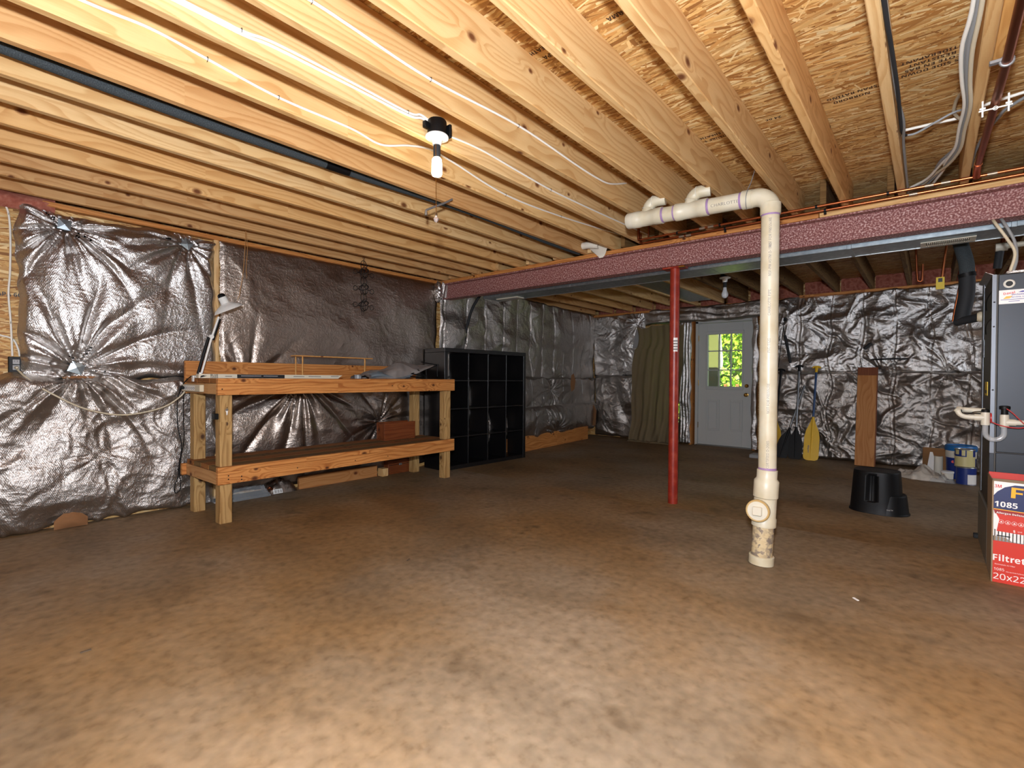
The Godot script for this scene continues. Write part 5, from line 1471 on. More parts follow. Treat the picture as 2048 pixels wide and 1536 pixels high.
func paddle(label: String, a: Vector3, b: Vector3, bl: float, bw: float, m_blade: Material, m_shaft: Material, m_grip: Material, grip: bool, print := "") -> void:
	var o := thing("paddle", label, "paddle", a)
	var ax := (b - a).normalized()
	var x := ax.cross(Vector3(0, 0, 1)).normalized()
	var B := Basis(x, ax, x.cross(ax))
	var len := a.distance_to(b)
	var pl := PackedVector2Array()
	var h := bw * 0.5
	for q in [[0.0, -0.55], [0.0, 0.55], [0.03, 0.9], [0.09, 1.0], [0.55, 0.98], [0.70, 0.82], [0.86, 0.42], [1.0, 0.14], [1.0, -0.14], [0.86, -0.42], [0.70, -0.82], [0.55, -0.98], [0.09, -1.0], [0.03, -0.9]]:
		pl.append(Vector2(q[1] * h, q[0] * bl))
	obj("blade", mb().prism(pl, 0.012, Transform3D(B, -B.z * 0.006)), m_blade, o)
	obj("blade_rib", mb().tube([B * Vector3(0, 0.02, 0), B * Vector3(0, bl * 0.6, 0.002), B * Vector3(0, bl + 0.02, 0)], [0.008, 0.013, 0.017], 10), m_blade, o)
	obj("shaft", mb().tube([B * Vector3(0, bl, 0), B * Vector3(0, len - 0.03, 0)], 0.0145, 12), m_shaft, o)
	if grip:
		obj("t_grip", mb().tube([B * Vector3(0, len - 0.09, 0), B * Vector3(0, len - 0.045, 0), B * Vector3(0, len - 0.015, 0)], [0.017, 0.019, 0.024], 12).tube(curve([B * Vector3(-0.052, len - 0.022, 0), B * Vector3(-0.02, len - 0.006, 0), B * Vector3(0.02, len - 0.006, 0), B * Vector3(0.052, len - 0.022, 0)], 4), 0.0135, 10), m_grip, o)
	if print:
		text(o, print, 0.022, M.paddle_blue, Transform3D(B * Basis(Vector3(0, 0, 1), PI / 2), B * Vector3(-0.035, 0.16, 0.0065)), 700)

func far_end() -> void:
	# brown cloth over the window
	var c := thing("curtain", "brown cloth hung over the far window as a curtain", "curtain", Vector3(-3.72, 0, -8.42))
	var P := []
	var nrow := 60
	var ncol := 90
	for i in nrow:
		var row := []
		var t := float(i) / (nrow - 1)
		for j in ncol:
			var s := float(j) / (ncol - 1)
			var xl := lerpf(-0.37, -0.47, smoothstep(0.0, 0.4, t)) - 0.04 * smoothstep(0.8, 1.0, t)
			if t < 0.19:
				xl = -0.40 + 0.055 * sin(t / 0.19 * PI * 0.9)
			var xr := lerpf(0.48, 0.39, t) + 0.02 * sin(t * 5.0)
			var fold := 0.026 * sin(s * 20.0 + 1.6 * sin(t * 2.6) + 2.0 * nz.get_noise_2d(s * 2.0, t * 1.2)) + 0.018 * sin(s * 43.0 + t * 4.0)
			fold *= 0.35 + 0.65 * t
			var swag := 0.03 * sin(PI * s * 3.0) * exp(-t * 12.0)
			var y := lerpf(2.10 - absf(swag), 0.012, t) - (0.02 * sin(s * 9.0) * exp(-t * 20.0))
			var z := 0.02 + fold + 0.05 * smoothstep(0.85, 1.0, t) + 0.02 * nz.get_noise_2d(s * 3.0, t * 4.0)
			row.append(Vector3(lerpf(xl, xr, s), maxf(y, 0.012), z))
		P.append(row)
	obj("cloth", mb().grid(P, Vector3(0, 0, 1)), M.curtain, c)
	P = []
	for i in 10:
		var row := []
		for j in 24:
			var s := j / 23.0
			var a := PI * i / 9.0
			row.append(Vector3(lerpf(-0.50, 0.40, s), 0.003 + 0.035 * sin(a) * (0.7 + 0.5 * nz.get_noise_2d(s * 6.0, 3.0)), 0.08 - 0.06 * cos(a) + 0.03 * nz.get_noise_2d(s * 4.0, 8.0)))
		P.append(row)
	obj("hem_puddle", mb().grid(P, Vector3.UP), M.curtain, c)
	obj("grey_patch", mb().prism(PackedVector2Array([Vector2(-0.50, 1.70), Vector2(-0.335, 1.75), Vector2(-0.36, 1.95), Vector2(-0.42, 2.06)]), 0.004, Transform3D(Basis.IDENTITY, Vector3(0, 0, -0.03))), M.strap_grey, c)
	paddle("black bladed paddle with an alloy shaft and T-grip, standing upright by the white pipe", Vector3(-1.475, 0.004, -8.06), Vector3(-1.478, 1.353, -8.33), 0.44, 0.175, M.black_plastic, M.alloy, M.black_plastic, true)
	paddle("second black bladed paddle crossing behind the upright one, its grip unseen", Vector3(-1.672, 0.004, -8.07), Vector3(-1.40, 1.09, -8.34), 0.44, 0.175, M.black_plastic, M.alloy, M.black_plastic, false)
	paddle("yellow bladed paddle with a blue shaft and yellow T-grip against the foil", Vector3(-1.277, 0.004, -8.05), Vector3(-1.256, 1.337, -8.32), 0.60, 0.19, M.paddle_yellow, M.paddle_blue, M.paddle_yellow, true, "carlisle")
	paddle("yellow paddle almost hidden behind the white pipe and the black blades", Vector3(-1.775, 0.004, -8.10), Vector3(-1.72, 1.30, -8.34), 0.55, 0.19, M.paddle_yellow, M.black_plastic, M.black_plastic, true)
	var hs := thing("hanging_tube", "black rubber tube hanging by a cord on the foil above the paddles", "tube", Vector3(-1.68, 1.83, -8.36))
	obj("sleeve", mb().tube([Vector3(0.0, -0.02, 0), Vector3(0.04, -0.22, 0.01), Vector3(0.078, -0.44, 0.0)], 0.020, 10), M.black_rubber, hs)
	obj("cord", mb().tube([Vector3(-0.01, 0.24, -0.02), Vector3(-0.02, 0.1, 0.0), Vector3(0.0, -0.02, 0)], 0.005, 6), M.black_plastic, hs)
	obj("hook", mb().lathe([Vector2(0, -0.02), Vector2(0.016, -0.02), Vector2(0.012, 0.03), Vector2(0, 0.035)], 10, Transform3D(Basis.IDENTITY, Vector3(-0.012, 0.22, -0.015))), M.black_plastic, hs)
	obj("cord", mb().tube([Vector3(-0.02, 0.1, 0.0), Vector3(-0.06, -0.2, -0.02), Vector3(-0.09, -0.5, -0.03)], 0.005, 6), M.black_plastic, hs)
	# boards leaning on the back wall
	var bt := Basis(Vector3(1, 0, 0), -atan2(0.235, 1.2))
	tag(obj("leaning_board", mb().box(Vector3(0, 0.61, 0), Vector3(0.212, 1.22, 0.038), 0.003, Transform3D(bt, Vector3(-0.652, 0.007, -7.99)), Vector2(0.6, 0.2)), M.brown_board), "smooth reddish brown board leaning upright on the foil wall", "board")
	tag(obj("leaning_board", mb().box(Vector3(0, 0.665, 0), Vector3(0.226, 1.33, 0.02), 0.003, Transform3D(Basis(Vector3(1, 0, 0), -atan2(0.23, 1.28)), Vector3(-0.649, 0.006, -8.05)), Vector2(0.2, 0.3)), M.dark_board), "darker taller board behind the reddish brown leaning one", "board")
	tag(obj("foil_tube", mb().tube([Vector3(-0.62, 1.64, -8.30), Vector3(-0.69, 1.57, -8.26)], 0.022, 10), M.black_rubber), "short dark tube end poking from the foil over the leaning board", "tube")
	# pale shelf box hidden behind the pipe foot
	tag(obj("white_tray", mb().span(Vector3(-2.0, 0.0, -7.95), Vector3(-1.72, 0.055, -7.72), 0.01), M.print_grey), "low pale grey tray on the floor just behind the pipe by the door", "tray")
	# board at the foot of the far left wall
	tag(obj("floor_board", mb().box(Vector3(0, 0.12, 0), Vector3(0.04, 0.24, 2.7), 0.003, Transform3D(Basis(Vector3.UP, deg_to_rad(4.4)), Vector3(-4.855, 0, -6.75)), Vector2(0.2, 0.05)), M.fir), "long orange brown board standing on edge along the far left wall", "board")
	# kraft showing through the torn foil
	tag(obj("kraft_patch", mb().prism(PackedVector2Array([Vector2(0.0, 0.0), Vector2(0.10, 0.05), Vector2(0.13, 0.20), Vector2(0.07, 0.33), Vector2(0.0, 0.30), Vector2(-0.03, 0.14)]), 0.004, Transform3D(Basis(Vector3(0, 0, -1), Vector3.UP, Vector3(1, 0, 0)), Vector3(-4.90, 0.90, -7.45))), M.kraft), "brown kraft paper showing through a tear right of the bookcase", "paper")
	tag(obj("kraft_patch", mb().prism(PackedVector2Array([Vector2(0.0, 0.0), Vector2(0.09, 0.02), Vector2(0.11, 0.30), Vector2(0.02, 0.42), Vector2(-0.03, 0.2)]), 0.004, Transform3D(Basis(Vector3(1, 0, 0.4).normalized(), Vector3.UP, Vector3(-0.4, 0, 1).normalized()), Vector3(-5.02, 0.22, -8.40))), M.kraft), "brown kraft paper strip at the torn foil in the far corner", "paper")
	# step stool
	var s := thing("step_stool", "black plastic two-step stool with a slot in its side, standing on the floor", "stool", Vector3(-0.345, 0, -5.36), deg_to_rad(-6.0))
	var H := 0.355
	var rows := []
	var lv := [[0.0, 1.04], [0.012, 1.04], [0.016, 1.0], [0.09, 0.97], [0.10, 0.968], [0.105, 0.966], [0.2, 0.93], [0.318, 0.888], [0.323, 0.886], [0.345, 0.876], [0.353, 0.868], [0.355, 0.852]]
	for q in lv:
		var row := []
		for k in 72:
			var a := TAU * k / 72.0
			var ca := cos(a)
			var sa := sin(a)
			var r := 1.0 / pow(pow(absf(ca), 2.6) + pow(absf(sa), 2.6), 1.0 / 2.6)
			var p := Vector3(ca * r * 0.188 * q[1], q[0], sa * r * 0.172 * q[1])
			if q[0] > 0.101 and q[0] < 0.322 and absf(p.x + 0.012) < 0.028 and sa > 0:
				p.z -= 0.026
			row.append(p)
		rows.append(row)
	var tp := []
	var tp2 := []
	for k in 72:
		var p: Vector3 = rows[-1][k]
		tp.append(Vector3(p.x * 0.95, H - 0.004, p.z * 0.95))
		tp2.append(Vector3(p.x * 0.02, H - 0.004, p.z * 0.02))
	rows.append(tp)
	rows.append(tp2)
	obj("upper_step", mb().grid(rows, Vector3.UP, 1.0, true), M.black_plastic, s)
	rows = []
	for q in [[0.0, 1.05], [0.012, 1.05], [0.016, 1.0], [0.15, 0.90], [0.163, 0.88], [0.167, 0.86], [0.163, 0.82], [0.163, 0.02]]:
		var row := []
		for k in 48:
			var a := TAU * k / 48.0
			row.append(Vector3(0.075 + cos(a) * 0.152 * q[1], q[0], 0.012 + sin(a) * 0.150 * q[1]))
		rows.append(row)
	obj("lower_step", mb().grid(rows, Vector3.UP, 1.0, true), M.black_plastic, s)
	obj("slot_rib", mb().span(Vector3(-0.014, 0.105, 0.125), Vector3(-0.008, 0.318, 0.148), 0.002), M.black_plastic, s)
	text(s, "Step On", 0.009, M.print_grey, facing(Vector3(0.86, 0, -0.5), Vector3(0.5, 0.25, 0.86), Vector3(0.118, 0.052, 0.161)), 700)
	# crumbs
	for q in [[-2.46, -1.93, "curled brown leaf scrap on the open floor in front of the bench"], [-2.63, -0.42, "dark brown leaf scrap on the floor at the near left"], [-0.28, -3.10, "pale chip of plaster on the floor right of the drain pipe"]]:
		tag(obj("floor_scrap", mb().box(Vector3.ZERO, Vector3(0.035, 0.004, 0.012), 0.001, Transform3D(Basis(Vector3.UP, q[0] * 3.0), Vector3(q[0], 0.002, q[1]))), M.print_white if q[0] > -1 else M.bark), q[2], "scrap")

func corner_pile() -> void:
	var can := func(label: String, at: Vector3, lower: Material, upper: Material, cut: float) -> Node3D:
		var c := thing("paint_can", label, "can", at)
		obj("label_band", mb().lathe([Vector2(0.0845, 0.006), Vector2(0.0845, cut)], 32), lower, c)
		obj("label_band", mb().lathe([Vector2(0.0845, cut), Vector2(0.0845, 0.186)], 32), upper, c)
		obj("rims", mb().lathe([Vector2(0, 0.0), Vector2(0.085, 0.0), Vector2(0.0875, 0.003), Vector2(0.085, 0.007), Vector2(0.084, 0.008)], 32).lathe([Vector2(0.084, 0.184), Vector2(0.0875, 0.189), Vector2(0.086, 0.194), Vector2(0.078, 0.194), Vector2(0.076, 0.188), Vector2(0.0, 0.188)], 32), M.tin, c)
		return c
	var a: Node3D = can.call("lower paint can of the stack by the furnace, dark blue with a white panel", Vector3(0.315, 0, -7.385), M.bucket_blue, M.bucket_blue, 0.1)
	var pane := mb()
	var P := []
	for i in 2:
		var row := []
		for j in 9:
			var th := deg_to_rad(lerpf(16, 84, j / 8.0))
			row.append(Vector3(cos(th) * 0.0852, 0.012 + 0.105 * i, sin(th) * 0.0852))
		P.append(row)
	obj("white_panel", pane.grid(P, Vector3(0.5, 0, 0.8)), M.print_white, a)
	var b: Node3D = can.call("upper paint can of the stack by the furnace, cream below and blue above with drips", Vector3(0.302, 0.196, -7.375), M.can_cream, M.bucket_blue, 0.115)
	for q in [[100.0, 0.06, 10.0], [62.0, 0.08, 20.0], [140.0, 0.05, 14.0]]:
		P = []
		for i in 2:
			var row := []
			for j in 5:
				var th := deg_to_rad(q[0] + lerpf(-q[2], q[2], j / 4.0))
				row.append(Vector3(cos(th) * 0.0851, lerpf(0.186 - q[1], 0.186, i), sin(th) * 0.0851))
			P.append(row)
		obj("paint_drip", mb().grid(P, Vector3(0, 0, 1)), M.can_cream, b)
	obj("handle_wire", mb().tube(arc(Vector3(0, 0.15, 0), Vector3(-1, 0, 0.2), Vector3(0, -0.9, 0.45), 0.091, 0, 180, 14), 0.0018, 6), M.tin, b)
	var k := thing("plastic_bucket", "large white and blue bucket with a bright blue lid behind the paint cans", "bucket", Vector3(0.285, 0, -7.80))
	obj("body", mb().lathe([Vector2(0, 0), Vector2(0.118, 0.0), Vector2(0.122, 0.01), Vector2(0.134, 0.245)], 32), M.bucket_blue, k)
	obj("upper_band", mb().lathe([Vector2(0.134, 0.245), Vector2(0.1365, 0.25), Vector2(0.138, 0.335), Vector2(0.0, 0.335)], 32), M.bucket_white, k)
	obj("lid", mb().lathe([Vector2(0.142, 0.325), Vector2(0.145, 0.33), Vector2(0.145, 0.375), Vector2(0.138, 0.388), Vector2(0.125, 0.388), Vector2(0.120, 0.378), Vector2(0.0, 0.378)], 36), M.lid_blue, k)
	obj("red_mark", mb().lathe([Vector2(0, 0), Vector2(0.016, 0), Vector2(0.016, 0.002), Vector2(0, 0.002)], 14, Transform3D(Basis(Vector3(1, 0, 0), PI / 2), Vector3(-0.07, 0.20, 0.112))), M.print_red, k)
	var c := thing("open_carton", "open brown carton against the foil beside the bucket", "carton", Vector3(0.05, 0, -8.08))
	obj("panel", mb().span(Vector3(-0.11, 0, -0.06), Vector3(0.11, 0.30, -0.055), 0.001), M.carton_brown, c)
	obj("panel", mb().span(Vector3(-0.11, 0, -0.055), Vector3(-0.105, 0.30, 0.06), 0.001), M.carton_brown, c)
	obj("panel", mb().span(Vector3(0.105, 0, -0.055), Vector3(0.11, 0.29, 0.06), 0.001), M.carton_brown, c)
	obj("panel", mb().span(Vector3(-0.03, 0, 0.055), Vector3(0.105, 0.28, 0.06), 0.001), M.carton_brown, c)
	obj("paper_sheet", mb().prism(PackedVector2Array([Vector2(-0.075, 0.0), Vector2(0.0, 0.0), Vector2(0.015, 0.14), Vector2(-0.015, 0.26), Vector2(-0.04, 0.26)]), 0.003, Transform3D(Basis.IDENTITY, Vector3(0, 0, 0.07))), M.print_white, c)
	var r := thing("masking_roll", "upright white roll in front of the open carton", "roll", Vector3(0.09, 0, -7.93))
	obj("roll_wall", mb().lathe([Vector2(0.030, 0.224), Vector2(0.040, 0.224), Vector2(0.042, 0.220), Vector2(0.042, 0.002), Vector2(0.040, 0.0), Vector2(0.0, 0.0)], 24), M.foam_white, r)
	obj("core", mb().lathe([Vector2(0.030, 0.224), Vector2(0.029, 0.12), Vector2(0.0, 0.12)], 18), M.carton_brown, r)
	var t := thing("small_tub", "small white tub with a rim, left of the lower paint can", "tub", Vector3(0.165, 0, -7.56))
	obj("tub_body", mb().lathe([Vector2(0, 0), Vector2(0.050, 0.0), Vector2(0.054, 0.085)], 26), M.foam_white, t)
	obj("tub_lid", mb().lathe([Vector2(0.055, 0.082), Vector2(0.058, 0.085), Vector2(0.058, 0.100), Vector2(0.054, 0.104), Vector2(0, 0.104)], 26), M.print_white, t)
	var bag := thing("poly_sheet", "crumpled pale plastic sheet heaped on the floor left of the cans", "plastic sheet", Vector3(-0.03, 0, -7.58))
	P = []
	for i in 34:
		var row := []
		for j in 50:
			var s := j / 49.0
			var w := i / 33.0
			var x := lerpf(-0.34, 0.17, s)
			var z := lerpf(-0.20, 0.26, w) * (0.35 + 0.65 * smoothstep(0.0, 0.5, s)) + 0.03 * nz.get_noise_2d(s * 5.0, 2.0)
			var e := pow(maxf(sin(PI * s) * sin(PI * w), 0.0), 0.6)
			var y := 0.003 + e * (0.035 + 0.075 * smoothstep(0.1, 0.7, s) + 0.055 * rid.get_noise_2d(x * 3.4, z * 4.0) + 0.02 * rid.get_noise_2d(x * 9.0, z * 9.0 + 4.0))
			row.append(Vector3(x, maxf(y, 0.002), z))
		P.append(row)
	obj("sheet", mb().grid(P, Vector3.UP), M.poly_bag, bag)
	var cl := thing("clear_bag", "little clear plastic bag slumped in front of the white tub", "bag", Vector3(0.13, 0, -7.40))
	P = []
	for i in 18:
		var row := []
		for j in 26:
			var s := j / 25.0
			var w := i / 17.0
			var x := lerpf(-0.13, 0.10, s)
			var z := lerpf(-0.07, 0.10, w)
			var e := pow(maxf(sin(PI * s) * sin(PI * w), 0.0), 0.5)
			row.append(Vector3(x, 0.003 + e * (0.05 + 0.045 * rid.get_noise_2d(x * 8.0, z * 9.0)), z))
		P.append(row)
	obj("film", mb().grid(P, Vector3.UP), M.clear_vinyl, cl)

func furnace() -> void:
	var f := thing("furnace", "tall dark grey metal furnace cabinet at the right edge", "furnace", Vector3(0.287, 0, -4.25))
	obj("plenum_base", mb().span(Vector3(-0.010, 0.0, -0.67), Vector3(0.66, 0.345, 0.03), 0.003), M.plenum, f)
	obj("pad_foot", mb().span(Vector3(-0.034, 0.0, -0.69), Vector3(0.0, 0.03, -0.64), 0.004), M.black_rubber, f)
	obj("cabinet", mb().span(Vector3(0.0, 0.345, -0.70), Vector3(0.66, 1.79, 0.0), 0.003), M.furnace_side, f)
	obj("corner_trim", mb().span(Vector3(-0.002, 0.69, -0.001), Vector3(0.019, 1.79, 0.006), 0.001), M.trim_steel, f)
	obj("corner_trim", mb().span(Vector3(-0.002, 0.345, -0.001), Vector3(0.019, 0.688, 0.004), 0.001), M.furnace_dark, f)
	obj("front_panel", mb().span(Vector3(0.026, 0.70, -0.001), Vector3(0.66, 1.785, 0.012), 0.003), M.furnace_dark, f)
	obj("front_panel", mb().span(Vector3(0.026, 0.345, -0.001), Vector3(0.66, 0.695, 0.010), 0.003), M.furnace_dark, f)
	obj("side_flange", mb().span(Vector3(-0.004, 0.36, -0.70), Vector3(0.001, 1.84, -0.58), 0.001), M.trim_steel, f)
	obj("foil_flap", mb().box(Vector3(0.02, 0, 0), Vector3(0.10, 0.004, 0.52), 0.001, Transform3D(Basis(Vector3(0, 0, 1), -0.5), Vector3(0.0, 1.815, -0.38))), M.foil, f)
	obj("foil_flap", mb().span(Vector3(0.06, 1.79, -0.5), Vector3(0.66, 1.806, -0.004), 0.002), M.foil, f)
	for y in [1.62, 1.47, 1.08]:
		obj("screw", mb().lathe([Vector2(0, 0.0), Vector2(0.005, 0.0), Vector2(0.004, 0.003), Vector2(0, 0.003)], 10, Transform3D(Basis(Vector3(1, 0, 0), PI / 2), Vector3(0.009, y, 0.006))), M.iron_black, f)
	obj("cable_bushing", mb().lathe([Vector2(0.016, 0.0), Vector2(0.026, 0.0), Vector2(0.026, 0.004), Vector2(0.020, 0.010), Vector2(0.016, 0.008)], 22, Transform3D(Basis(Vector3(1, 0, 0), PI / 2), Vector3(0.072, 1.725, 0.012))), M.cable_white, f)
	obj("hole", mb().lathe([Vector2(0, 0), Vector2(0.017, 0), Vector2(0.017, 0.002), Vector2(0, 0.002)], 18, Transform3D(Basis(Vector3(1, 0, 0), PI / 2), Vector3(0.072, 1.725, 0.012))), M.iron_black, f)
	obj("yellow_label", mb().span(Vector3(-0.003, 1.04, -0.37), Vector3(0.001, 1.13, -0.20), 0.0), M.tag_yellow, f)
	obj("label_print", mb().span(Vector3(-0.0035, 1.055, -0.35), Vector3(0.0, 1.075, -0.22), 0.0), M.print_black, f)
	obj("white_label", mb().span(Vector3(-0.003, 1.30, -0.60), Vector3(0.001, 1.42, -0.52), 0.0), M.trim_steel, f)
	for q in [[1.66, 1.70, -0.25], [1.50, 1.53, -0.2]]:
		obj("loose_wire", mb().tube(curve([Vector3(-0.004, q[0] - 0.05, -0.36), Vector3(-0.012, q[0], -0.22), Vector3(0.004, q[1], 0.004)], 5), 0.003, 6), M.black_plastic, f)
	# service sticker
	obj("service_sticker", mb().span(Vector3(0.028, 1.604, 0.0118), Vector3(0.160, 1.688, 0.0135), 0.0005), M.print_white, f)
	var Fz := Vector3(0, 0, 1)
	text(f, "Daval", 0.014, M.print_red, facing(Vector3(1, 0.12, 0), Fz, Vector3(0.072, 1.668, 0.0138)), 700)
	text(f, "Mechanical", 0.0085, M.print_purple, facing(Vector3(1, 0, 0), Fz, Vector3(0.115, 1.658, 0.0138)), 700)
	text(f, "Services, LLC", 0.0075, M.print_purple, facing(Vector3(1, 0, 0), Fz, Vector3(0.114, 1.643, 0.0138)), 700)
	obj("yellow_swoosh", mb().prism(PackedVector2Array([Vector2(0.046, 1.634), Vector2(0.075, 1.636), Vector2(0.088, 1.650), Vector2(0.060, 1.650)]), 0.0008, Transform3D(Basis.IDENTITY, Vector3(0, 0, 0.0132))), M.print_yellow, f)
	obj("fan_mark", mb().prism(PackedVector2Array([Vector2(0.110, 1.670), Vector2(0.128, 1.678), Vector2(0.150, 1.676), Vector2(0.132, 1.669)]), 0.0008, Transform3D(Basis.IDENTITY, Vector3(0, 0, 0.0132))), M.print_purple, f)
	for q in [[0.036, 0.150, 1.628], [0.070, 0.118, 1.617]]:
		obj("sticker_line", mb().span(Vector3(q[0], q[2], 0.0130), Vector3(q[1], q[2] + 0.003, 0.0138), 0.0), M.print_purple, f)
	# condensate trap
	var t := thing("condensate_trap", "white plastic drain fittings with a clear U-tube across the furnace front", "pipe", Vector3(0.262, 0.865, -4.195))
	obj("tee_fitting", mb().lathe([Vector2(0.018, 0.0), Vector2(0.0215, 0.0), Vector2(0.0215, 0.078), Vector2(0.018, 0.078)], 22).lathe([Vector2(0.018, 0.0), Vector2(0.0205, 0.0), Vector2(0.0205, 0.05), Vector2(0.0, 0.05)], 20, Transform3D(Basis(Vector3(0, 0, 1), PI / 2), Vector3(0, 0.045, 0))), M.pvc_white, t)
	obj("float_switch", mb().lathe([Vector2(0, 0.077), Vector2(0.020, 0.077), Vector2(0.020, 0.092), Vector2(0.016, 0.097), Vector2(0, 0.097)], 16), M.black_plastic, t)
	obj("red_ring", mb().lathe([Vector2(0.012, 0.020), Vector2(0.030, 0.020), Vector2(0.030, 0.027), Vector2(0.012, 0.027)], 20, Transform3D(Basis(Vector3(0, 0, 1), -PI / 2), Vector3(0, 0.045, 0.0))), M.red_wire, t)
	var u := [Vector3(0, 0.005, 0), Vector3(0, -0.035, 0)]
	u.append_array(arc(Vector3(0.041, -0.045, 0), Vector3(-1, 0, 0), Vector3(0, -1, 0), 0.041, 0, 180, 14))
	u.append(Vector3(0.082, 0.02, 0))
	obj("u_tube", mb().tube(u, 0.0145, 16, false), M.clear_vinyl, t)
	obj("tee_fitting", mb().lathe([Vector2(0.018, -0.008), Vector2(0.0215, -0.008), Vector2(0.0215, 0.068), Vector2(0.018, 0.068)], 22, Transform3D(Basis.IDENTITY, Vector3(0.083, 0, 0))).lathe([Vector2(0.018, 0.0), Vector2(0.0205, 0.0), Vector2(0.0205, 0.05), Vector2(0.016, 0.05), Vector2(0.016, 0.34)], 20, Transform3D(Basis(Vector3(0, 0, 1), -PI / 2), Vector3(0.083, 0.022, 0))), M.pvc_white, t)
	obj("vent_cap", mb().lathe([Vector2(0, 0.066), Vector2(0.0165, 0.066), Vector2(0.0165, 0.100), Vector2(0.026, 0.102), Vector2(0.026, 0.118), Vector2(0.015, 0.122), Vector2(0, 0.122)], 7, Transform3D(Basis.IDENTITY, Vector3(0.083, 0, 0))), M.black_plastic, t)
	obj("drain_run", mb().tube(curve([Vector3(-0.045, 0.045, 0), Vector3(-0.09, 0.048, 0.0), Vector3(-0.115, 0.062, 0.0), Vector3(-0.128, 0.085, 0.0)], 5), 0.0165, 14), M.pvc_white, t)
	obj("drain_run", mb().tube(curve([Vector3(-0.128, 0.080, 0), Vector3(-0.118, 0.092, -0.02), Vector3(-0.09, 0.088, -0.04), Vector3(0.0, 0.084, -0.05)], 5), 0.0165, 14), M.pvc_white, t)
	obj("switch_wire", mb().tube(curve([Vector3(-0.01, 0.085, 0.02), Vector3(-0.05, 0.08, 0.022), Vector3(-0.08, 0.064, 0.022), Vector3(-0.105, 0.07, 0.02), Vector3(-0.11, 0.09, 0.01)], 5), 0.0022, 6), M.black_plastic, t)
	obj("red_wire", mb().tube(curve([Vector3(0.025, 0.022, 0.02), Vector3(0.06, 0.005, 0.026), Vector3(0.11, -0.006, 0.028), Vector3(0.16, -0.004, 0.026), Vector3(0.22, 0.03, 0.02)], 6), 0.0035, 6), M.red_wire, t)
	obj("red_wire", mb().tube(curve([Vector3(0.09, 0.105, 0.02), Vector3(0.12, 0.075, 0.026), Vector3(0.17, 0.012, 0.028), Vector3(0.22, -0.02, 0.02)], 6), 0.003, 6), M.red_wire, t)
	# refrigerant line
	var h := thing("suction_line", "thick black foam covered pipe bending into the side of the furnace", "pipe", Vector3(0.20, 1.60, -5.15))
	obj("foam_sleeve", mb().tube(curve([Vector3(-0.075, 0.95, -0.42), Vector3(-0.03, 0.62, -0.12), Vector3(0.002, 0.45, -0.04), Vector3(0.008, 0.34, -0.03)], 6), 0.047, 16), M.foam_hose, h)
	obj("joint_collar", mb().tube([Vector3(0.005, 0.365, -0.03), Vector3(0.010, 0.335, -0.03)], 0.053, 16), M.black_plastic, h)
	obj("foam_sleeve", mb().tube(curve([Vector3(0.008, 0.345, -0.03), Vector3(0.006, 0.2, -0.028), Vector3(-0.012, 0.07, -0.025), Vector3(-0.02, -0.005, -0.02)], 6), 0.049, 16), M.black_rubber, h)
	obj("elbow_run", mb().tube([Vector3(-0.05, -0.008, -0.02), Vector3(0.088, 0.012, 0.10)], 0.030, 14), M.black_rubber, h)
	obj("copper_line", mb().tube(curve([Vector3(-0.045, 0.0, 0.018), Vector3(0.0, 0.012, 0.02), Vector3(0.088, 0.02, 0.12)], 5), 0.0075, 8), M.copper, h)
	obj("copper_line", mb().tube(curve([Vector3(-0.03, 0.30, -0.06), Vector3(-0.055, 0.12, -0.05), Vector3(-0.07, 0.0, -0.04)], 5), 0.0075, 8), M.copper, h)
	obj("sealing_putty", mb().lathe([Vector2(0, -0.02), Vector2(0.036, -0.016), Vector2(0.040, 0.0), Vector2(0.030, 0.018), Vector2(0, 0.02)], 12, Transform3D(Basis(Vector3(0, 0, 1), PI / 2), Vector3(0.078, 0.012, 0.10))), M.cable_cream, h)
	cable("control_wire", "thin orange thermostat wire beside the black foam pipe", [Vector3(0.20, 2.25, -5.45), Vector3(0.225, 2.12, -5.25), Vector3(0.252, 2.0, -5.2), Vector3(0.255, 1.92, -5.2), Vector3(0.25, 1.86, -5.17)], 0.0045, M.orange_wire)
	# filter carton
	var b := thing("filter_carton", "red and blue furnace filter carton standing in front of the furnace", "carton", Vector3(0.277, 0, -3.894))
	var W := 0.51
	obj("side_panel", mb().span(Vector3(0.0, 0, -0.30), Vector3(0.004, 0.575, 0.0), 0.001), M.cardboard, b)
	obj("side_panel", mb().span(Vector3(W - 0.004, 0, -0.30), Vector3(W, 0.575, 0.0), 0.001), M.cardboard, b)
	obj("back_panel", mb().span(Vector3(0.004, 0, -0.30), Vector3(W - 0.004, 0.578, -0.296), 0.001), M.cardboard, b)
	obj("bottom_panel", mb().span(Vector3(0.004, 0, -0.296), Vector3(W - 0.004, 0.004, -0.004), 0.001), M.cardboard, b)
	obj("front_panel", mb().span(Vector3(0.004, 0, -0.004), Vector3(W - 0.004, 0.235, 0.0), 0.001), M.print_red, b)
	obj("red_rim", mb().span(Vector3(0.004, 0.545, -0.296), Vector3(W - 0.004, 0.584, -0.290), 0.001), M.print_red, b)
	obj("corner_crease", mb().span(Vector3(-0.001, 0.0, -0.006), Vector3(0.006, 0.575, 0.002), 0.002), M.cardboard, b)
	obj("pleated_media", mb().span(Vector3(0.008, 0.20, -0.03), Vector3(W - 0.008, 0.56, -0.008), 0.002), M.print_grey, b)
	for i in 34:
		obj("pleat", mb().span(Vector3(0.010 + i * 0.0145, 0.236, -0.010), Vector3(0.016 + i * 0.0145, 0.30, -0.003), 0.001), M.cardboard if i < 6 else M.print_grey, b)
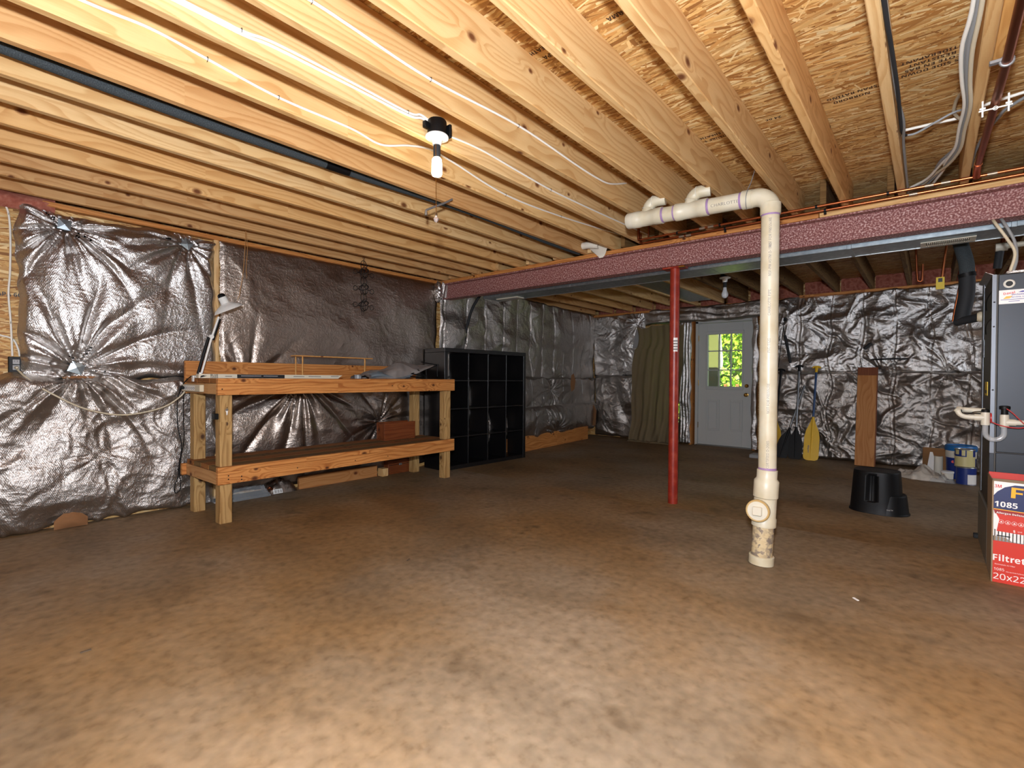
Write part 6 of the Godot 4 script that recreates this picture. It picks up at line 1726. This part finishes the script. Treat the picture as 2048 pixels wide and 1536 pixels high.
	var card := mb().prism(PackedVector2Array([Vector2(0.006, 0.262), Vector2(0.055, 0.258), Vector2(0.085, 0.238), Vector2(W - 0.01, 0.238), Vector2(W - 0.01, 0.562), Vector2(0.006, 0.570)]), 0.003, Transform3D(Basis.IDENTITY, Vector3(0, 0, -0.006)))
	obj("printed_card", card, M.print_white, b)
	var zf := -0.0028
	obj("blue_field", mb().prism(PackedVector2Array([Vector2(0.006, 0.416), Vector2(W - 0.012, 0.400), Vector2(W - 0.012, 0.556), Vector2(0.09, 0.556), Vector2(0.05, 0.540), Vector2(0.02, 0.512), Vector2(0.006, 0.490)]), 0.001, Transform3D(Basis.IDENTITY, Vector3(0, 0, zf))), M.print_blue, b)
	obj("yellow_line", mb().prism(PackedVector2Array([Vector2(0.006, 0.412), Vector2(W - 0.012, 0.396), Vector2(W - 0.012, 0.400), Vector2(0.006, 0.416)]), 0.0014, Transform3D(Basis.IDENTITY, Vector3(0, 0, zf))), M.print_yellow, b)
	obj("red_field", mb().prism(PackedVector2Array([Vector2(0.02, 0.29), Vector2(W - 0.012, 0.275), Vector2(W - 0.012, 0.396), Vector2(0.006, 0.412), Vector2(0.03, 0.36)]), 0.001, Transform3D(Basis.IDENTITY, Vector3(0, 0, zf))), M.print_red, b)
	obj("dark_red_band", mb().prism(PackedVector2Array([Vector2(0.012, 0.388), Vector2(W - 0.012, 0.372), Vector2(W - 0.012, 0.394), Vector2(0.006, 0.411)]), 0.0014, Transform3D(Basis.IDENTITY, Vector3(0, 0, zf))), M.print_dark_red, b)
	obj("grey_bar", mb().span(Vector3(0.02, 0.262, -0.004), Vector3(0.075, 0.268, -0.0018), 0.0), M.print_black, b)
	for q in [["3M", 0.017, M.print_red, 0.024, 0.543, 0.9], ["Filtrete", 0.058, M.print_yellow, 0.275, 0.506, 1.45], ["1085", 0.030, M.print_white, 0.056, 0.442, 1.05], ["Allergen Defense Extra", 0.0095, M.print_white, 0.098, 0.392, 1.1]]:
		text(b, q[0], q[1], q[2], facing(Vector3(1, -0.035, 0), Fz, Vector3(q[3], q[4], -0.0012)), 700, "lettering", q[5])
	for i in 5:
		var x := 0.038 + 0.026 * i
		obj("icon_ring", mb().tube(ring(Vector3(x, 0.345 - i * 0.0012, -0.0016), Vector3(1, 0, 0), Vector3(0, 1, 0), 0.0105, 16), 0.0009, 5), M.print_white, b)
		obj("icon_mark", mb().prism(PackedVector2Array([Vector2(-0.006, -0.004), Vector2(0.006, -0.004), Vector2(0.003, 0.002), Vector2(0.0, 0.005), Vector2(-0.003, 0.0)]), 0.0008, Transform3D(Basis.IDENTITY, Vector3(x, 0.345 - i * 0.0012, -0.0022))), M.print_white, b)
	text(b, "$", 0.013, M.print_white, facing(Vector3(1, 0, 0), Fz, Vector3(0.090, 0.300, -0.0012)), 700)
	text(b, "SAVE", 0.006, M.print_white, facing(Vector3(1, 0, 0), Fz, Vector3(0.112, 0.300, -0.0012)), 400)
	text(b, "Filtrete", 0.034, M.print_white, facing(Vector3(1, 0, 0), Fz, Vector3(0.083, 0.140, 0.0004)), 700, "lettering", 0.95)
	text(b, "Electrostatic Air Filter", 0.0062, M.print_white, facing(Vector3(1, 0, 0), Fz, Vector3(0.055, 0.104, 0.0004)), 400)
	text(b, "1085", 0.0145, M.print_white, facing(Vector3(1, 0, 0), Fz, Vector3(0.032, 0.076, 0.0004)), 400)
	text(b, "Microparticle Performance Rating", 0.005, M.print_white, facing(Vector3(1, 0, 0), Fz, Vector3(0.112, 0.069, 0.0004)), 400)
	text(b, "20x22x1", 0.034, M.print_white, facing(Vector3(1, 0, 0), Fz, Vector3(0.10, 0.036, 0.0004)), 400, "lettering", 1.05)

func outside() -> void:
	var l := struct("lawn", mb().span(Vector3(-30, -0.25, -40), Vector3(20, -0.15, -9.05), 0.0), M.lawn)
	l.name = "trim_1"  # the grass ground outside the door, no trim piece
	var leaf := mb()
	leaf.tri(Vector3(0, 0, 0), Vector3(0.5, 0.5, 0.06), Vector3(-0.5, 0.5, 0.06), Vector3(0, 0, 1), Vector3(0.3, 0, 1), Vector3(-0.3, 0, 1))
	leaf.tri(Vector3(0, 1.15, -0.05), Vector3(0.5, 0.5, 0.06), Vector3(-0.5, 0.5, 0.06), Vector3(0, 0, 1), Vector3(0.3, 0, 1), Vector3(-0.3, 0, 1))
	var lm := leaf.done()
	var r := RandomNumberGenerator.new()
	r.seed = 5
	for k in 3:
		var cx: float = [-6.1, -3.9, -1.6][k]
		var cz: float = [-15.5, -14.6, -15.2][k]
		var t := thing("leafy_tree", ["sunlit leafy bush outside, seen in the left door panes", "sunlit leafy bush outside, straight behind the middle door panes", "sunlit leafy bush outside, beyond the right door panes"][k], "tree", Vector3(cx, -0.2, cz), 0, "bushes outside the door")
		for q in [[0, 0, 0.3], [0.3, 0.2, -0.2], [-0.3, 0.1, 0.2]]:
			obj("stem", mb().tube([Vector3(q[0] * 0.3, 0, q[1]), Vector3(q[0], 1.6, q[1]), Vector3(q[0] * 2.4, 3.2, q[1] + q[2])], [0.06, 0.045, 0.02], 8), M.bark, t)
		var mm := MultiMesh.new()
		mm.transform_format = MultiMesh.TRANSFORM_3D
		mm.use_colors = true
		mm.mesh = lm
		mm.instance_count = 8200
		for i in 8200:
			var d := Vector3(r.randfn(), r.randfn(), r.randfn()).normalized() * pow(r.randf(), 0.4)
			var p := Vector3(0, 2.1, 0) + d * Vector3(1.75, 2.2, 1.2)
			var b := Basis(Vector3(0, 1, 0), r.randf() * TAU) * Basis(Vector3(1, 0, 0), r.randf_range(-1.5, 0.6)) * Basis(Vector3(0, 0, 1), r.randf_range(-1.2, 1.2))
			mm.set_instance_transform(i, Transform3D(b.scaled(Vector3.ONE * r.randf_range(0.07, 0.15)), p))
			var g := r.randf_range(0.75, 1.2)
			mm.set_instance_color(i, Color(0.30 * g * r.randf_range(0.8, 1.3), 0.50 * g, 0.04 * g))
		var mi := MultiMeshInstance3D.new()
		mi.name = "foliage"
		mi.multimesh = mm
		mi.material_override = M.leaf
		mi.set_meta("kind", "stuff")
		t.add_child(mi)
	var p := thing("deck_post", "wooden deck post with green foliage light in its colour outside the left door panes", "post", Vector3(-3.24, -0.15, -10.0))
	obj("post", mb().span(Vector3(-0.09, 0, -0.07), Vector3(0.09, 3.2, 0.07), 0.006, Vector2(0.3, 0.1)), M.deck_wood_greenlit, p)
	obj("clear_wrap", mb().tube(curve([Vector3(0.10, 2.25, 0.05), Vector3(0.13, 1.9, 0.06), Vector3(0.15, 1.6, 0.05), Vector3(0.10, 1.35, 0.06)], 5), 0.03, 8), M.clear_vinyl, p)
	var ra := thing("deck_railing", "low dark picket railing outside, across the foot of the door panes", "railing", Vector3(-3.0, -0.15, -10.6))
	for i in 9:
		var x := -0.9 + 0.23 * i
		obj("picket", mb().span(Vector3(x - 0.03, 0, -0.02), Vector3(x + 0.03, 1.20, 0.02), 0.004), M.weathered, ra)
	obj("rail", mb().span(Vector3(-1.1, 0.95, -0.04), Vector3(1.1, 1.02, -0.021), 0.004), M.weathered, ra)
